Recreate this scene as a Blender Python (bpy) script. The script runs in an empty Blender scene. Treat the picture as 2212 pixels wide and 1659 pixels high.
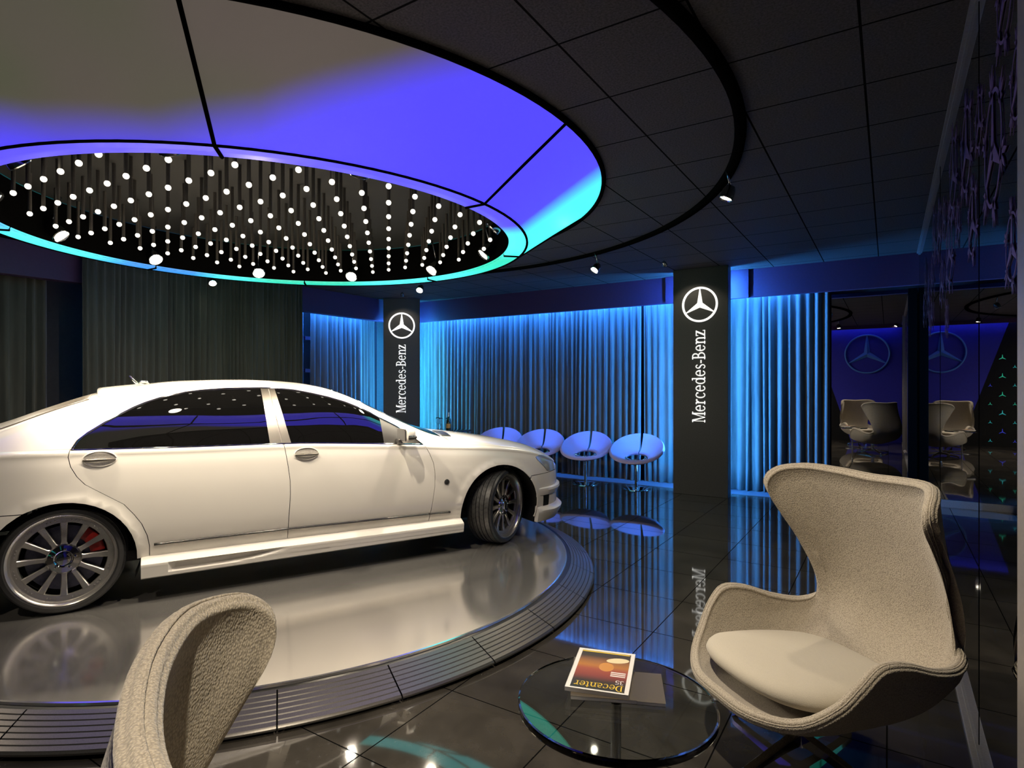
import bpy, bmesh, math, random
import numpy as np
from mathutils import Vector, Matrix, geometry
PI = math.pi
R = math.radians
C = bpy.context.scene.collection
sc = bpy.context.scene

# ------------------------------------------------------------------ camera, world, exposure
cam_d = bpy.data.cameras.new('camera')
cam = bpy.data.objects.new('camera', cam_d)
C.objects.link(cam)
cam.location = (0, 0, 1.5)
cam.rotation_euler = (R(90), 0, R(32.6))
cam_d.sensor_width = 36.0
cam_d.lens = 36.0 * 1272.7 / 2212
cam_d.shift_y = 3.0 / 2212
cam_d.clip_start = 0.05
sc.camera = cam
w = bpy.data.worlds.new('world')
sc.world = w
w.use_nodes = True
w.node_tree.nodes['Background'].inputs[0].default_value = (0.004, 0.004, 0.005, 1)
w.node_tree.nodes['Background'].inputs[1].default_value = 1.0
sc.view_settings.view_transform = 'Standard'
sc.view_settings.look = 'None'
sc.view_settings.exposure = 0.0
sc.view_settings.gamma = 1.0
sc.view_settings.use_curve_mapping = False
sc.cycles.caustics_reflective = False
sc.cycles.max_bounces = 9
sc.cycles.diffuse_bounces = 4
SPOT_INNER = 136.0      # watts of each warm spot on the inner rim
SPOT_RING = 85.0
LED_BLUE = 700.0        # strength of the blue LED strips behind the valances
LED_PILLAR = 370.0
PANEL = 1.12           # strength of the colour-changing ceiling panel
WARM = (1.0, 0.86, 0.66)
BLUE = (0.025, 0.21, 1.0)
VIOLET = (0.085, 0.10, 1.0)

# room numbers (metres; camera stands over the origin)
ZC = 3.1
CX, CY = -4.35, 3.14          # centre of turntable and ceiling light
XR = 0.31                     # glass partition
XL = -8.75
YB = 9.05
YF = -0.45

# ------------------------------------------------------------------ materials
def _n(nt, t, **k):
    n = nt.nodes.new(t)
    for a, b in k.items():
        setattr(n, a, b)
    return n

def mat(name, col, rough=0.5, metal=0.0, spec=0.5, emit=None, es=0.0, coat=0.0, sheen=0.0, ior=None, trans=0.0):
    m = bpy.data.materials.new(name)
    m.use_nodes = True
    p = m.node_tree.nodes['Principled BSDF']
    p.inputs['Base Color'].default_value = (*col, 1)
    p.inputs['Roughness'].default_value = rough
    p.inputs['Metallic'].default_value = metal
    p.inputs['Specular IOR Level'].default_value = spec
    p.inputs['Coat Weight'].default_value = coat
    p.inputs['Coat Roughness'].default_value = 0.02
    p.inputs['Sheen Weight'].default_value = sheen
    p.inputs['Transmission Weight'].default_value = trans
    if ior: p.inputs['IOR'].default_value = ior
    if emit:
        p.inputs['Emission Color'].default_value = (*emit, 1)
        p.inputs['Emission Strength'].default_value = es
    return m

def noise_var(m, scale, amt, detail=4.0, coord='Object', bump=0.0, bscale=None, stretch=None, rough_amt=0.0):
    """vary the base colour by noise and add an optional bump"""
    nt = m.node_tree
    p = nt.nodes['Principled BSDF']
    base = tuple(p.inputs['Base Color'].default_value)
    tc = _n(nt, 'ShaderNodeTexCoord')
    mp = _n(nt, 'ShaderNodeMapping')
    if stretch: mp.inputs['Scale'].default_value = stretch
    nt.links.new(tc.outputs[coord], mp.inputs[0])
    no = _n(nt, 'ShaderNodeTexNoise')
    no.inputs['Scale'].default_value = scale
    no.inputs['Detail'].default_value = detail
    nt.links.new(mp.outputs[0], no.inputs['Vector'])
    if amt:
        rp = _n(nt, 'ShaderNodeValToRGB')
        rp.color_ramp.elements[0].position = 0.3
        rp.color_ramp.elements[1].position = 0.72
        rp.color_ramp.elements[0].color = tuple(max(0, c * (1 - amt)) for c in base[:3]) + (1,)
        rp.color_ramp.elements[1].color = tuple(min(1, c * (1 + amt)) for c in base[:3]) + (1,)
        nt.links.new(no.outputs['Fac'], rp.inputs[0])
        nt.links.new(rp.outputs[0], p.inputs['Base Color'])
    if rough_amt:
        r0 = p.inputs['Roughness'].default_value
        mr = _n(nt, 'ShaderNodeMapRange')
        mr.inputs['To Min'].default_value = max(0, r0 - rough_amt)
        mr.inputs['To Max'].default_value = r0 + rough_amt
        nt.links.new(no.outputs['Fac'], mr.inputs['Value'])
        nt.links.new(mr.outputs[0], p.inputs['Roughness'])
    if bump:
        nb = no
        if bscale:
            nb = _n(nt, 'ShaderNodeTexNoise')
            nb.inputs['Scale'].default_value = bscale
            nb.inputs['Detail'].default_value = 3
            nt.links.new(mp.outputs[0], nb.inputs['Vector'])
        b = _n(nt, 'ShaderNodeBump')
        b.inputs['Strength'].default_value = bump
        b.inputs['Distance'].default_value = 0.004
        nt.links.new(nb.outputs['Fac'], b.inputs['Height'])
        nt.links.new(b.outputs[0], p.inputs['Normal'])
    return m

def tile_mat(name, base, joint, ox, oy, size, jw, rough, spec, nscale, namt, bump, bscale, ior=None):
    """square tiles with thin joints laid out in world metres"""
    m = mat(name, base, rough, 0, spec, ior=ior)
    nt = m.node_tree
    p = nt.nodes['Principled BSDF']
    g = _n(nt, 'ShaderNodeNewGeometry')
    sep = _n(nt, 'ShaderNodeSeparateXYZ')
    nt.links.new(g.outputs['Position'], sep.inputs[0])
    fac = None
    for ax, o in ((0, ox), (1, oy)):
        a = _n(nt, 'ShaderNodeMath', operation='SUBTRACT'); a.inputs[1].default_value = o
        nt.links.new(sep.outputs[ax], a.inputs[0])
        b = _n(nt, 'ShaderNodeMath', operation='PINGPONG'); b.inputs[1].default_value = size / 2
        nt.links.new(a.outputs[0], b.inputs[0])
        c = _n(nt, 'ShaderNodeMath', operation='LESS_THAN'); c.inputs[1].default_value = jw / 2
        nt.links.new(b.outputs[0], c.inputs[0])
        if fac is None: fac = c
        else:
            d = _n(nt, 'ShaderNodeMath', operation='MAXIMUM')
            nt.links.new(fac.outputs[0], d.inputs[0]); nt.links.new(c.outputs[0], d.inputs[1]); fac = d
    no = _n(nt, 'ShaderNodeTexNoise'); no.inputs['Scale'].default_value = nscale; no.inputs['Detail'].default_value = 8
    no.inputs['Roughness'].default_value = 0.62
    nt.links.new(g.outputs['Position'], no.inputs['Vector'])
    rp = _n(nt, 'ShaderNodeValToRGB')
    rp.color_ramp.elements[0].position = 0.3; rp.color_ramp.elements[1].position = 0.75
    rp.color_ramp.elements[0].color = tuple(c * (1 - namt) for c in base) + (1,)
    rp.color_ramp.elements[1].color = tuple(c * (1 + namt) for c in base) + (1,)
    nt.links.new(no.outputs['Fac'], rp.inputs[0])
    mx = _n(nt, 'ShaderNodeMix', data_type='RGBA')
    nt.links.new(fac.outputs[0], mx.inputs['Factor'])
    nt.links.new(rp.outputs[0], mx.inputs[6]); mx.inputs[7].default_value = (*joint, 1)
    nt.links.new(mx.outputs[2], p.inputs['Base Color'])
    mr = _n(nt, 'ShaderNodeMapRange'); mr.inputs['To Min'].default_value = rough; mr.inputs['To Max'].default_value = 0.6
    nt.links.new(fac.outputs[0], mr.inputs['Value']); nt.links.new(mr.outputs[0], p.inputs['Roughness'])
    ms_ = _n(nt, 'ShaderNodeMapRange'); ms_.inputs['To Min'].default_value = spec; ms_.inputs['To Max'].default_value = 0.0
    nt.links.new(fac.outputs[0], ms_.inputs['Value']); nt.links.new(ms_.outputs[0], p.inputs['Specular IOR Level'])
    if bump:
        nb = _n(nt, 'ShaderNodeTexNoise'); nb.inputs['Scale'].default_value = bscale; nb.inputs['Detail'].default_value = 4
        nt.links.new(g.outputs['Position'], nb.inputs['Vector'])
        b = _n(nt, 'ShaderNodeBump'); b.inputs['Strength'].default_value = bump; b.inputs['Distance'].default_value = 0.003
        nt.links.new(nb.outputs['Fac'], b.inputs['Height'])
        nt.links.new(b.outputs[0], p.inputs['Normal'])
    return m

def weave(m, scale, strength, dist=0.003, amt=0.25):
    """knitted cloth: small cells as bump and slight colour change"""
    nt = m.node_tree
    p = nt.nodes['Principled BSDF']
    base = tuple(p.inputs['Base Color'].default_value)
    tc = _n(nt, 'ShaderNodeTexCoord')
    mp = _n(nt, 'ShaderNodeMapping'); mp.inputs['Scale'].default_value = (1, 1, 0.62)
    nt.links.new(tc.outputs['Object'], mp.inputs[0])
    vo = _n(nt, 'ShaderNodeTexVoronoi'); vo.inputs['Scale'].default_value = scale
    vo.inputs['Randomness'].default_value = 0.85
    nt.links.new(mp.outputs[0], vo.inputs['Vector'])
    rp = _n(nt, 'ShaderNodeValToRGB')
    rp.color_ramp.elements[0].position = 0.15; rp.color_ramp.elements[1].position = 0.75
    rp.color_ramp.elements[0].color = base
    rp.color_ramp.elements[1].color = tuple(c * (1 - amt) for c in base[:3]) + (1,)
    nt.links.new(vo.outputs['Distance'], rp.inputs[0]); nt.links.new(rp.outputs[0], p.inputs['Base Color'])
    b = _n(nt, 'ShaderNodeBump'); b.invert = True
    b.inputs['Strength'].default_value = strength; b.inputs['Distance'].default_value = dist
    nt.links.new(vo.outputs['Distance'], b.inputs['Height']); nt.links.new(b.outputs[0], p.inputs['Normal'])
    return m

M = {}
M['floor'] = tile_mat('dark_stone_floor', (0.046, 0.041, 0.034), (0.004, 0.004, 0.004), -1.2067, 4.08, 0.6, 0.006, 0.035, 0.5, 3.0, 0.45, 0.0, 1, ior=1.65)
M['ceiling'] = tile_mat('black_acoustic_tile', (0.068, 0.063, 0.064), (0.010, 0.010, 0.010), -0.107, 4.246, 0.6, 0.012, 0.75, 0.25, 90.0, 0.55, 0.5, 160.0)
M['wall_dark'] = noise_var(mat('dark_wall_paint', (0.030, 0.029, 0.030), 0.6), 30, 0.15)
M['valance'] = noise_var(mat('valance_paint', (0.044, 0.014, 0.065), 0.55), 40, 0.08)
M['curtain'] = noise_var(mat('grey_velvet', (0.105, 0.098, 0.086), 0.85, sheen=0.25, spec=0.2), 9, 0.25, stretch=(1, 1, 0.12), bump=0.25, bscale=220)
M['curtain_dark'] = noise_var(mat('charcoal_velvet', (0.062, 0.059, 0.050), 0.85, sheen=0.25, spec=0.2), 9, 0.25, stretch=(1, 1, 0.12), bump=0.25, bscale=220)
M['pillar'] = noise_var(mat('satin_black_pillar', (0.038, 0.037, 0.036), 0.5, spec=0.35), 60, 0.12)
M['white_sign'] = mat('backlit_white_lettering', (0.85, 0.85, 0.83), 0.4, emit=(1, 0.98, 0.94), es=0.85)
M['mirror'] = mat('dark_mirror_glass', (0.62, 0.62, 0.63), 0.0, 1.0)
M['wall_black'] = mat('black_wall_paint', (0.006, 0.006, 0.006), 0.6, 0, 0.2)
M['frame_grey'] = noise_var(mat('grey_aluminium_frame', (0.30, 0.28, 0.27), 0.45, 0.6), 80, 0.08)
M['frame_black'] = mat('black_metal', (0.004, 0.004, 0.004), 0.9, 0, 0.0)
M['decal'] = mat('violet_film', (0.14, 0.085, 0.26), 0.45)
M['star_blue_panel'] = noise_var(mat('deep_blue_panel', (0.045, 0.045, 0.50), 0.5, spec=0.3), 20, 0.05)
M['star_metal'] = mat('brushed_star_metal', (0.13, 0.36, 0.90), 0.35, 0.2)
M['disc'] = noise_var(mat('polished_turntable_metal', (0.90, 0.87, 0.82), 0.14, 0.90), 350, 0.07, rough_amt=0.03)
M['rim_metal'] = noise_var(mat('grey_ramp_metal', (0.17, 0.16, 0.145), 0.33, 0.75), 200, 0.1)
M['groove'] = mat('groove_black', (0.01, 0.01, 0.01), 0.3)
M['chrome'] = mat('chrome', (0.72, 0.71, 0.70), 0.05, 1.0)
M['steel'] = noise_var(mat('brushed_steel', (0.50, 0.50, 0.50), 0.2, 1.0), 300, 0.05)
M['paint'] = mat('pearl_white_paint', (0.80, 0.765, 0.70), 0.30, 0.0, 0.5, coat=0.9)
M['car_black'] = mat('car_black_inside', (0.006, 0.006, 0.006), 0.7)
M['car_glass'] = mat('tinted_car_glass', (0.004, 0.004, 0.004), 0.01, 0.0, 1.0, ior=1.9)
M['car_trim'] = mat('dark_grey_trim', (0.10, 0.095, 0.09), 0.25, 0.7)
M['pillar_trim'] = noise_var(mat('satin_grey_trim', (0.20, 0.185, 0.16), 0.30, 0.85), 300, 0.05)
M['bronze_glass'] = mat('bronze_tinted_glass', (0.085, 0.07, 0.048), 0.3, 0.1, 0.6)
M['lens_clear'] = mat('headlight_lens', (0.72, 0.76, 0.78), 0.12, 0.6)
M['lens_red'] = mat('tail_lamp', (0.25, 0.01, 0.01), 0.1)
M['caliper'] = mat('red_caliper', (0.45, 0.02, 0.015), 0.35)
M['brake'] = noise_var(mat('dark_brake_disc', (0.10, 0.10, 0.13), 0.35, 0.8), 60, 0.2)
M['mesh_grille'] = mat('grille_mesh', (0.02, 0.02, 0.02), 0.3, 0.5)
M['egg'] = weave(mat('beige_knit_wool', (0.50, 0.44, 0.345), 0.9, spec=0.15, sheen=0.2), 270, 0.55, 0.0035, 0.42)
M['cushion'] = weave(mat('pale_beige_felt', (0.52, 0.47, 0.375), 0.9, spec=0.15, sheen=0.2), 520, 0.25, 0.002, 0.12)
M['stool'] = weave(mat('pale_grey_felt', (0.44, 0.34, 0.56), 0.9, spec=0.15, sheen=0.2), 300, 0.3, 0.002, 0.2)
M['glass'] = mat('clear_table_glass', (0.86, 0.92, 0.90), 0.0, 0.0, 0.5, ior=1.5, trans=1.0)
M['clear'] = mat('thin_clear_glass', (0.97, 0.98, 0.99), 0.0, 0.0, 0.5, ior=1.45, trans=1.0)
M['bottle'] = mat('dark_green_glass', (0.006, 0.02, 0.008), 0.05, 0, 0.7)
M['foil'] = mat('silver_foil', (0.7, 0.72, 0.75), 0.25, 0.9)
M['label_gold'] = mat('ochre_paper', (0.55, 0.27, 0.07), 0.6)
M['pendant_rod'] = noise_var(mat('grey_rod', (0.085, 0.078, 0.07), 0.6, 0.2), 300, 0.3)
M['bulb'] = mat('warm_bulb', (1, 1, 1), 0.4, emit=(1, 0.93, 0.80), es=1.7)
M['spot_lens'] = mat('spot_lens', (1, 1, 1), 0.3, emit=(1, 0.90, 0.70), es=28.0)
M['spot_house'] = mat('chrome_spot_housing', (0.35, 0.35, 0.36), 0.15, 1.0)
M['paper'] = mat('white_paper', (0.78, 0.76, 0.72), 0.5)
M['led_blue'] = mat('blue_led', (0, 0, 0), 0.5, emit=BLUE, es=LED_BLUE)
M['led_violet'] = mat('violet_led', (0, 0, 0), 0.5, emit=(0.045, 0.30, 1.0), es=LED_PILLAR)
M['led_cyan'] = mat('cyan_led', (0, 0, 0), 0.5, emit=(0.04, 0.50, 1.0), es=LED_PILLAR)
M['star_green'] = mat('green_star_light', (0, 0, 0), 0.5, emit=(0.03, 0.55, 0.32), es=0.9)
M['star_blue'] = mat('blue_star_light', (0, 0, 0), 0.5, emit=(0.05, 0.07, 0.75), es=0.7)
M['star_teal'] = mat('teal_star_light', (0, 0, 0), 0.5, emit=(0.03, 0.5, 0.5), es=0.9)

# ------------------------------------------------------------------ helpers
def obj(name, bm, m, parent=None, smooth=True, sharp=None, recalc=True):
    if recalc: bmesh.ops.recalc_face_normals(bm, faces=bm.faces[:])
    me = bpy.data.meshes.new(name)
    bm.to_mesh(me); bm.free()
    if smooth:
        me.polygons.foreach_set('use_smooth', [True] * len(me.polygons))
    me.materials.append(m)
    if smooth and sharp is not None:
        me.set_sharp_from_angle(angle=R(sharp))
    o = bpy.data.objects.new(name, me)
    C.objects.link(o)
    if parent is not None: o.parent = parent
    return o

def tag(o, label=None, cat=None, group=None, kind=None):
    if label: o['label'] = label
    if cat: o['category'] = cat
    if group: o['group'] = group
    if kind: o['kind'] = kind
    return o

def thing(name, label, cat, loc=(0, 0, 0), rotz=0.0, group=None):
    o = bpy.data.objects.new(name, None)
    o.empty_display_size = 0.1
    C.objects.link(o)
    o.location = loc; o.rotation_euler = (0, 0, rotz)
    return tag(o, label, cat, group)

def dup(root, loc=None, rotz=None, label=None, group=None):
    def cp(o, parent):
        c = o.copy(); C.objects.link(c)
        if parent is not None: c.parent = parent
        for ch in list(o.children): cp(ch, c)
        return c
    r = cp(root, None)
    if loc is not None: r.location = loc
    if rotz is not None: r.rotation_euler = (0, 0, rotz)
    if label: r['label'] = label
    if group: r['group'] = group
    return r

def struct(name, bm, m, parent=None, smooth=False, **k):
    o = obj(name, bm, m, parent, smooth, **k)
    if parent is None: o['kind'] = 'structure'
    return o

def box(bm, a, b, mtx=None):
    x0, y0, z0 = a; x1, y1, z1 = b
    vs = [bm.verts.new(Vector(p) if mtx is None else mtx @ Vector(p)) for p in
          ((x0, y0, z0), (x1, y0, z0), (x1, y1, z0), (x0, y1, z0), (x0, y0, z1), (x1, y0, z1), (x1, y1, z1), (x0, y1, z1))]
    for f in ((3, 2, 1, 0), (4, 5, 6, 7), (0, 1, 5, 4), (1, 2, 6, 5), (2, 3, 7, 6), (3, 0, 4, 7)):
        bm.faces.new([vs[i] for i in f])
    return vs

def BX(a, b, bevel=0.0, seg=2, mtx=None):
    bm = bmesh.new(); box(bm, a, b, mtx)
    if bevel: bmesh.ops.bevel(bm, geom=bm.edges[:], offset=bevel, segments=seg, affect='EDGES', profile=0.7)
    return bm

def lathe(bm, prof, seg=48, a0=0.0, a1=2 * PI, closed_prof=False, mtx=None, cap=True):
    """prof: list of (r, z); revolve about z"""
    full = abs(a1 - a0 - 2 * PI) < 1e-6
    n = seg if full else seg + 1
    rings = []
    for r, z in prof:
        if r < 1e-6:
            p = Vector((0, 0, z)); rings.append([bm.verts.new(p if mtx is None else mtx @ p)] * n)
        else:
            ring = []
            for i in range(n):
                a = a0 + (a1 - a0) * i / seg
                p = Vector((r * math.cos(a), r * math.sin(a), z)); ring.append(bm.verts.new(p if mtx is None else mtx @ p))
            rings.append(ring)
    rr = list(zip(rings, rings[1:]))
    if closed_prof: rr.append((rings[-1], rings[0]))
    for A, B in rr:
        for i in range(n if full else n - 1):
            j = (i + 1) % n
            q = [A[i], A[j], B[j], B[i]]
            u = []
            for v in q:
                if v not in u: u.append(v)
            if len(u) >= 3:
                try: bm.faces.new(u)
                except ValueError: pass
    return bm

def LA(prof, seg=48, **k): return lathe(bmesh.new(), prof, seg, **k)

def tube(bm, pts, r, seg=8, closed=False, cap=True):
    pts = [Vector(p) for p in pts]
    n = len(pts)
    rad = r if hasattr(r, '__len__') else [r] * n
    rings = []
    up = None
    for i, p in enumerate(pts):
        if closed: t = pts[(i + 1) % n] - pts[i - 1]
        else: t = pts[min(i + 1, n - 1)] - pts[max(i - 1, 0)]
        t.normalize()
        if up is None:
            up = Vector((0, 0, 1)) if abs(t.z) < 0.9 else Vector((1, 0, 0))
        u = up - t * up.dot(t); u.normalize(); v = t.cross(u); up = u
        rings.append([bm.verts.new(p + (u * math.cos(2 * PI * k / seg) + v * math.sin(2 * PI * k / seg)) * rad[i]) for k in range(seg)])
    for i in range(n if closed else n - 1):
        A, B = rings[i], rings[(i + 1) % n]
        for k in range(seg):
            bm.faces.new((A[k], A[(k + 1) % seg], B[(k + 1) % seg], B[k]))
    if cap and not closed:
        bm.faces.new(rings[0][::-1]); bm.faces.new(rings[-1])
    return bm

def TU(pts, r, seg=8, **k): return tube(bmesh.new(), pts, r, seg, **k)

def grid_surf(bm, P, closed_u=False, closed_v=False, flip=False):
    """P: array (nu, nv, 3)"""
    nu, nv = len(P), len(P[0])
    V = [[bm.verts.new(tuple(map(float, P[i][j]))) for j in range(nv)] for i in range(nu)]
    for i in range(nu if closed_u else nu - 1):
        for j in range(nv if closed_v else nv - 1):
            q = [V[i][j], V[(i + 1) % nu][j], V[(i + 1) % nu][(j + 1) % nv], V[i][(j + 1) % nv]]
            bm.faces.new(q[::-1] if flip else q)
    return V

def prism(bm, poly, z0, z1, mtx=None):
    """extrude a 2D polygon (ccw) between z0 and z1"""
    def P(x, y, z):
        v = Vector((x, y, z)); return bm.verts.new(v if mtx is None else mtx @ v)
    a = [P(x, y, z0) for x, y in poly]; b = [P(x, y, z1) for x, y in poly]
    n = len(poly)
    bm.faces.new(a[::-1]); bm.faces.new(b)
    for i in range(n):
        bm.faces.new((a[i], a[(i + 1) % n], b[(i + 1) % n], b[i]))

def arc_strip(bm, cx, cy, rx, ry, tx, ty, a0, a1, z0, z1, seg=20, mtx=None):
    """bent stroke between an outer and an inner ellipse"""
    n = max(3, int(seg * abs(a1 - a0) / 360) + 2)
    full = abs(a1 - a0) >= 359.9
    O, I = [], []
    for i in range(n + (0 if full else 1)):
        a = R(a0 + (a1 - a0) * i / n)
        O.append((cx + rx * math.cos(a), cy + ry * math.sin(a))); I.append((cx + (rx - tx) * math.cos(a), cy + (ry - ty) * math.sin(a)))
    m = len(O)
    for i in range(m if full else m - 1):
        j = (i + 1) % m
        prism(bm, [I[i], O[i], O[j], I[j]], z0, z1, mtx)

GLYPH = {
 'M': (1.12, [('p', [(.10, 0), (.16, 0), (.16, 1), (.10, 1)]), ('p', [(.84, 0), (.98, 0), (.98, 1), (.84, 1)]), ('p', [(.10, 1), (.50, .02), (.58, .02), (.27, 1)]), ('p', [(.50, .02), (.56, .02), (.92, 1), (.85, 1)]),
              ('r', 0, 0, .27, .06), ('r', .72, 0, 1.10, .06), ('r', 0, .94, .2, 1), ('r', .88, .94, 1.10, 1)]),
 'e': (.76, [('a', .35, .36, .33, .375, .13, .06, 22, 325), ('r', .1, .36, .66, .42), ('p', [(.55, .36), (.68, .36), (.66, .50), (.52, .52)])]),
 'r': (.62, [('r', .11, 0, .24, .70), ('r', 0, 0, .36, .06), ('r', 0, .66, .2, .72), ('a', .44, .42, .26, .29, .12, .10, 62, 165)]),
 'c': (.70, [('a', .35, .36, .33, .375, .13, .06, 48, 318), ('p', [(.50, .52), (.63, .52), (.63, .66), (.50, .66)])]),
 'd': (.82, [('a', .34, .36, .32, .375, .13, .06, 0, 360), ('r', .53, 0, .66, 1.02), ('r', .40, .96, .6, 1.02), ('r', .6, 0, .80, .06)]),
 's': (.58, [('a', .28, .535, .22, .20, .10, .06, 20, 262), ('a', .28, .185, .24, .20, .10, .06, -160, 82), ('p', [(.14, .44), (.28, .34), (.42, .24), (.44, .34), (.30, .42), (.18, .5)])]),
 '-': (.44, [('r', .05, .27, .38, .36)]),
 'B': (.84, [('r', .12, 0, .26, 1), ('a', .34, .75, .32, .25, .13, .06, -90, 90), ('a', .36, .27, .40, .27, .14, .06, -90, 90), ('r', 0, .94, .36, 1), ('r', .2, .49, .38, .55), ('r', 0, 0, .38, .06)]),
 'n': (.84, [('r', .11, 0, .24, .70), ('r', 0, 0, .34, .06), ('r', 0, .66, .2, .72), ('a', .42, .44, .28, .29, .13, .09, 0, 165), ('r', .57, 0, .70, .46), ('r', .47, 0, .82, .06)]),
 'z': (.64, [('r', .03, .66, .58, .72), ('r', 0, 0, .60, .06), ('p', [(.40, .69), (.58, .69), (.19, .03), (0, .03)]), ('r', .03, .54, .09, .7), ('r', .54, .02, .60, .18)]),
 'D': (.92, [('r', .12, 0, .27, 1), ('a', .32, .5, .54, .5, .16, .06, -90, 90), ('r', 0, .94, .34, 1), ('r', 0, 0, .34, .06)]),
 'a': (.68, [('a', .29, .21, .26, .215, .12, .06, 0, 360), ('r', .43, 0, .56, .5), ('a', .31, .48, .25, .24, .12, .07, 0, 150), ('r', .5, 0, .66, .06)]),
 't': (.50, [('r', .14, .12, .27, .92), ('r', 0, .66, .44, .72), ('a', .37, .18, .23, .19, .12, .07, 175, 300)]),
 '3': (.62, [('a', .28, .73, .25, .27, .12, .08, -80, 150), ('a', .28, .27, .28, .27, .13, .08, -150, 90)]),
 '5': (.62, [('r', .08, .92, .54, 1), ('r', .08, .5, .16, 1), ('a', .26, .3, .30, .30, .14, .08, -150, 120)]),
}

def text_bm(s, h, xs, depth, mtx):
    """letters as solid strokes; cap height h, horizontal squeeze xs; returns mesh and width"""
    bm = bmesh.new(); x = 0.0
    for ch in s:
        adv, parts = GLYPH[ch]
        m2 = mtx @ Matrix.Translation((x * h * xs, 0, 0)) @ Matrix.Diagonal((h * xs, h, 1, 1))
        for p in parts:
            if p[0] == 'r': prism(bm, [(p[1], p[2]), (p[3], p[2]), (p[3], p[4]), (p[1], p[4])], 0, depth, m2)
            elif p[0] == 'p': prism(bm, p[1], 0, depth, m2)
            else: arc_strip(bm, *p[1:], 0, depth, 22, m2)
        x += adv
    return bm, x * h * xs

def text_w(s): return sum(GLYPH[c][0] for c in s)

def star_bm(bm, Rr, rin, z0, zc, mtx=None, tip=0.03, rot=90):
    """three-pointed star with raised ridges"""
    def P(r, a, z):
        v = Vector((r * math.cos(R(a)), r * math.sin(R(a)), z)); return bm.verts.new(v if mtx is None else mtx @ v)
    pts = []
    for k in range(3):
        a = rot + 120 * k
        pts.append(P(Rr, a - tip * 60 / 1.0, z0)); pts.append(P(Rr, a + tip * 60 / 1.0, z0)); pts.append(P(rin, a + 60, z0))
    c = P(0, 0, zc)
    rid = [P(Rr, rot + 120 * k, z0 + (zc - z0) * 0.25) for k in range(3)]
    for k in range(3):
        a, b, i = pts[3 * k], pts[3 * k + 1], pts[3 * k + 2]; pi = pts[3 * k - 1]
        bm.faces.new((pi, a, rid[k], c)); bm.faces.new((c, rid[k], b, i)); bm.faces.new((a, b, rid[k]))
    bm.faces.new(pts[::-1])

def frame_mtx(o, xdir, ydir):
    x = Vector(xdir).normalized(); y = Vector(ydir).normalized(); z = x.cross(y)
    m = Matrix((x, y, z)).transposed().to_4x4(); m.translation = Vector(o); return m

def pchip(xs, ys):
    xs = np.array(xs, float); ys = np.array(ys, float)
    h = np.diff(xs); dl = np.diff(ys) / h
    d = np.zeros_like(ys)
    for k in range(1, len(xs) - 1):
        if dl[k - 1] * dl[k] > 0:
            w1 = 2 * h[k] + h[k - 1]; w2 = h[k] + 2 * h[k - 1]
            d[k] = (w1 + w2) / (w1 / dl[k - 1] + w2 / dl[k])
    d[0] = dl[0]; d[-1] = dl[-1]
    def f(x):
        x = np.clip(np.asarray(x, float), xs[0], xs[-1])
        i = np.clip(np.searchsorted(xs, x) - 1, 0, len(xs) - 2)
        t = (x - xs[i]) / h[i]
        return ((1 + 2 * t) * (1 - t) ** 2 * ys[i] + t * (1 - t) ** 2 * h[i] * d[i] + t * t * (3 - 2 * t) * ys[i + 1] + t * t * (t - 1) * h[i] * d[i + 1])
    return f

def catmull(Pts, t):
    """Pts (..., n, k), t in [0, n-1] array matching leading dims -> (..., k)"""
    n = Pts.shape[-2]
    i = np.clip(np.floor(t).astype(int), 0, n - 2); u = (t - i)[..., None]
    def g(j):
        j = np.clip(j, 0, n - 1); return np.take_along_axis(Pts, j[..., None, None], axis=-2)[..., 0, :]
    p0, p1, p2, p3 = g(i - 1), g(i), g(i + 1), g(i + 2)
    e = (i == 0)[..., None]; p0 = np.where(e, 2 * p1 - p2, p0)
    e = (i == n - 2)[..., None]; p3 = np.where(e, 2 * p2 - p1, p3)
    return 0.5 * (2 * p1 + (p2 - p0) * u + (2 * p0 - 5 * p1 + 4 * p2 - p3) * u * u + (3 * p1 - p0 - 3 * p2 + p3) * u ** 3)

# ================================================================== THE ROOM
struct('floor', BX((XL - .1, YF - .1, -0.1), (1.2, YB + .1, 0)), M['floor'])
# ceiling with a round opening for the light
bm = bmesh.new()
NS = 96
RO = 2.715
rect = [(XL - .1, YF - .1), (1.2, YF - .1), (1.2, YB + .1), (XL - .1, YB + .1)]
bnd = []
for i in range(4):
    a, b = Vector(rect[i]), Vector(rect[(i + 1) % 4])
    for k in range(24): bnd.append(a.lerp(b, k / 24))
bnd.sort(key=lambda p: math.atan2(p.y - CY, p.x - CX))
inn = [Vector((CX + RO * math.cos(-PI + 2 * PI * (i + .5) / NS), CY + RO * math.sin(-PI + 2 * PI * (i + .5) / NS))) for i in range(NS)]
for z in (ZC,):
    A = [bm.verts.new((p.x, p.y, z)) for p in bnd]; B = [bm.verts.new((p.x, p.y, z)) for p in inn]
    for i in range(NS):
        j = (i + 1) % NS
        bm.faces.new((A[i], A[j], B[j], B[i]))
ce = struct('ceiling', bm, M['ceiling'])
sm_ = ce.modifiers.new('thickness', 'SOLIDIFY'); sm_.thickness = 0.08; sm_.offset = 1
bpy.context.view_layer.update()
struct('wall_back', BX((XL - .1, YB, 0), (1.2, YB + .1, ZC + .1)), M['wall_dark'])
struct('wall_left', BX((XL - .1, YF - .1, 0), (XL, YB, ZC + .1)), M['wall_dark'])
struct('wall_front', BX((XL - .1, YF - .1, 0), (1.2, YF, ZC + .1)), M['wall_black'])
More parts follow.
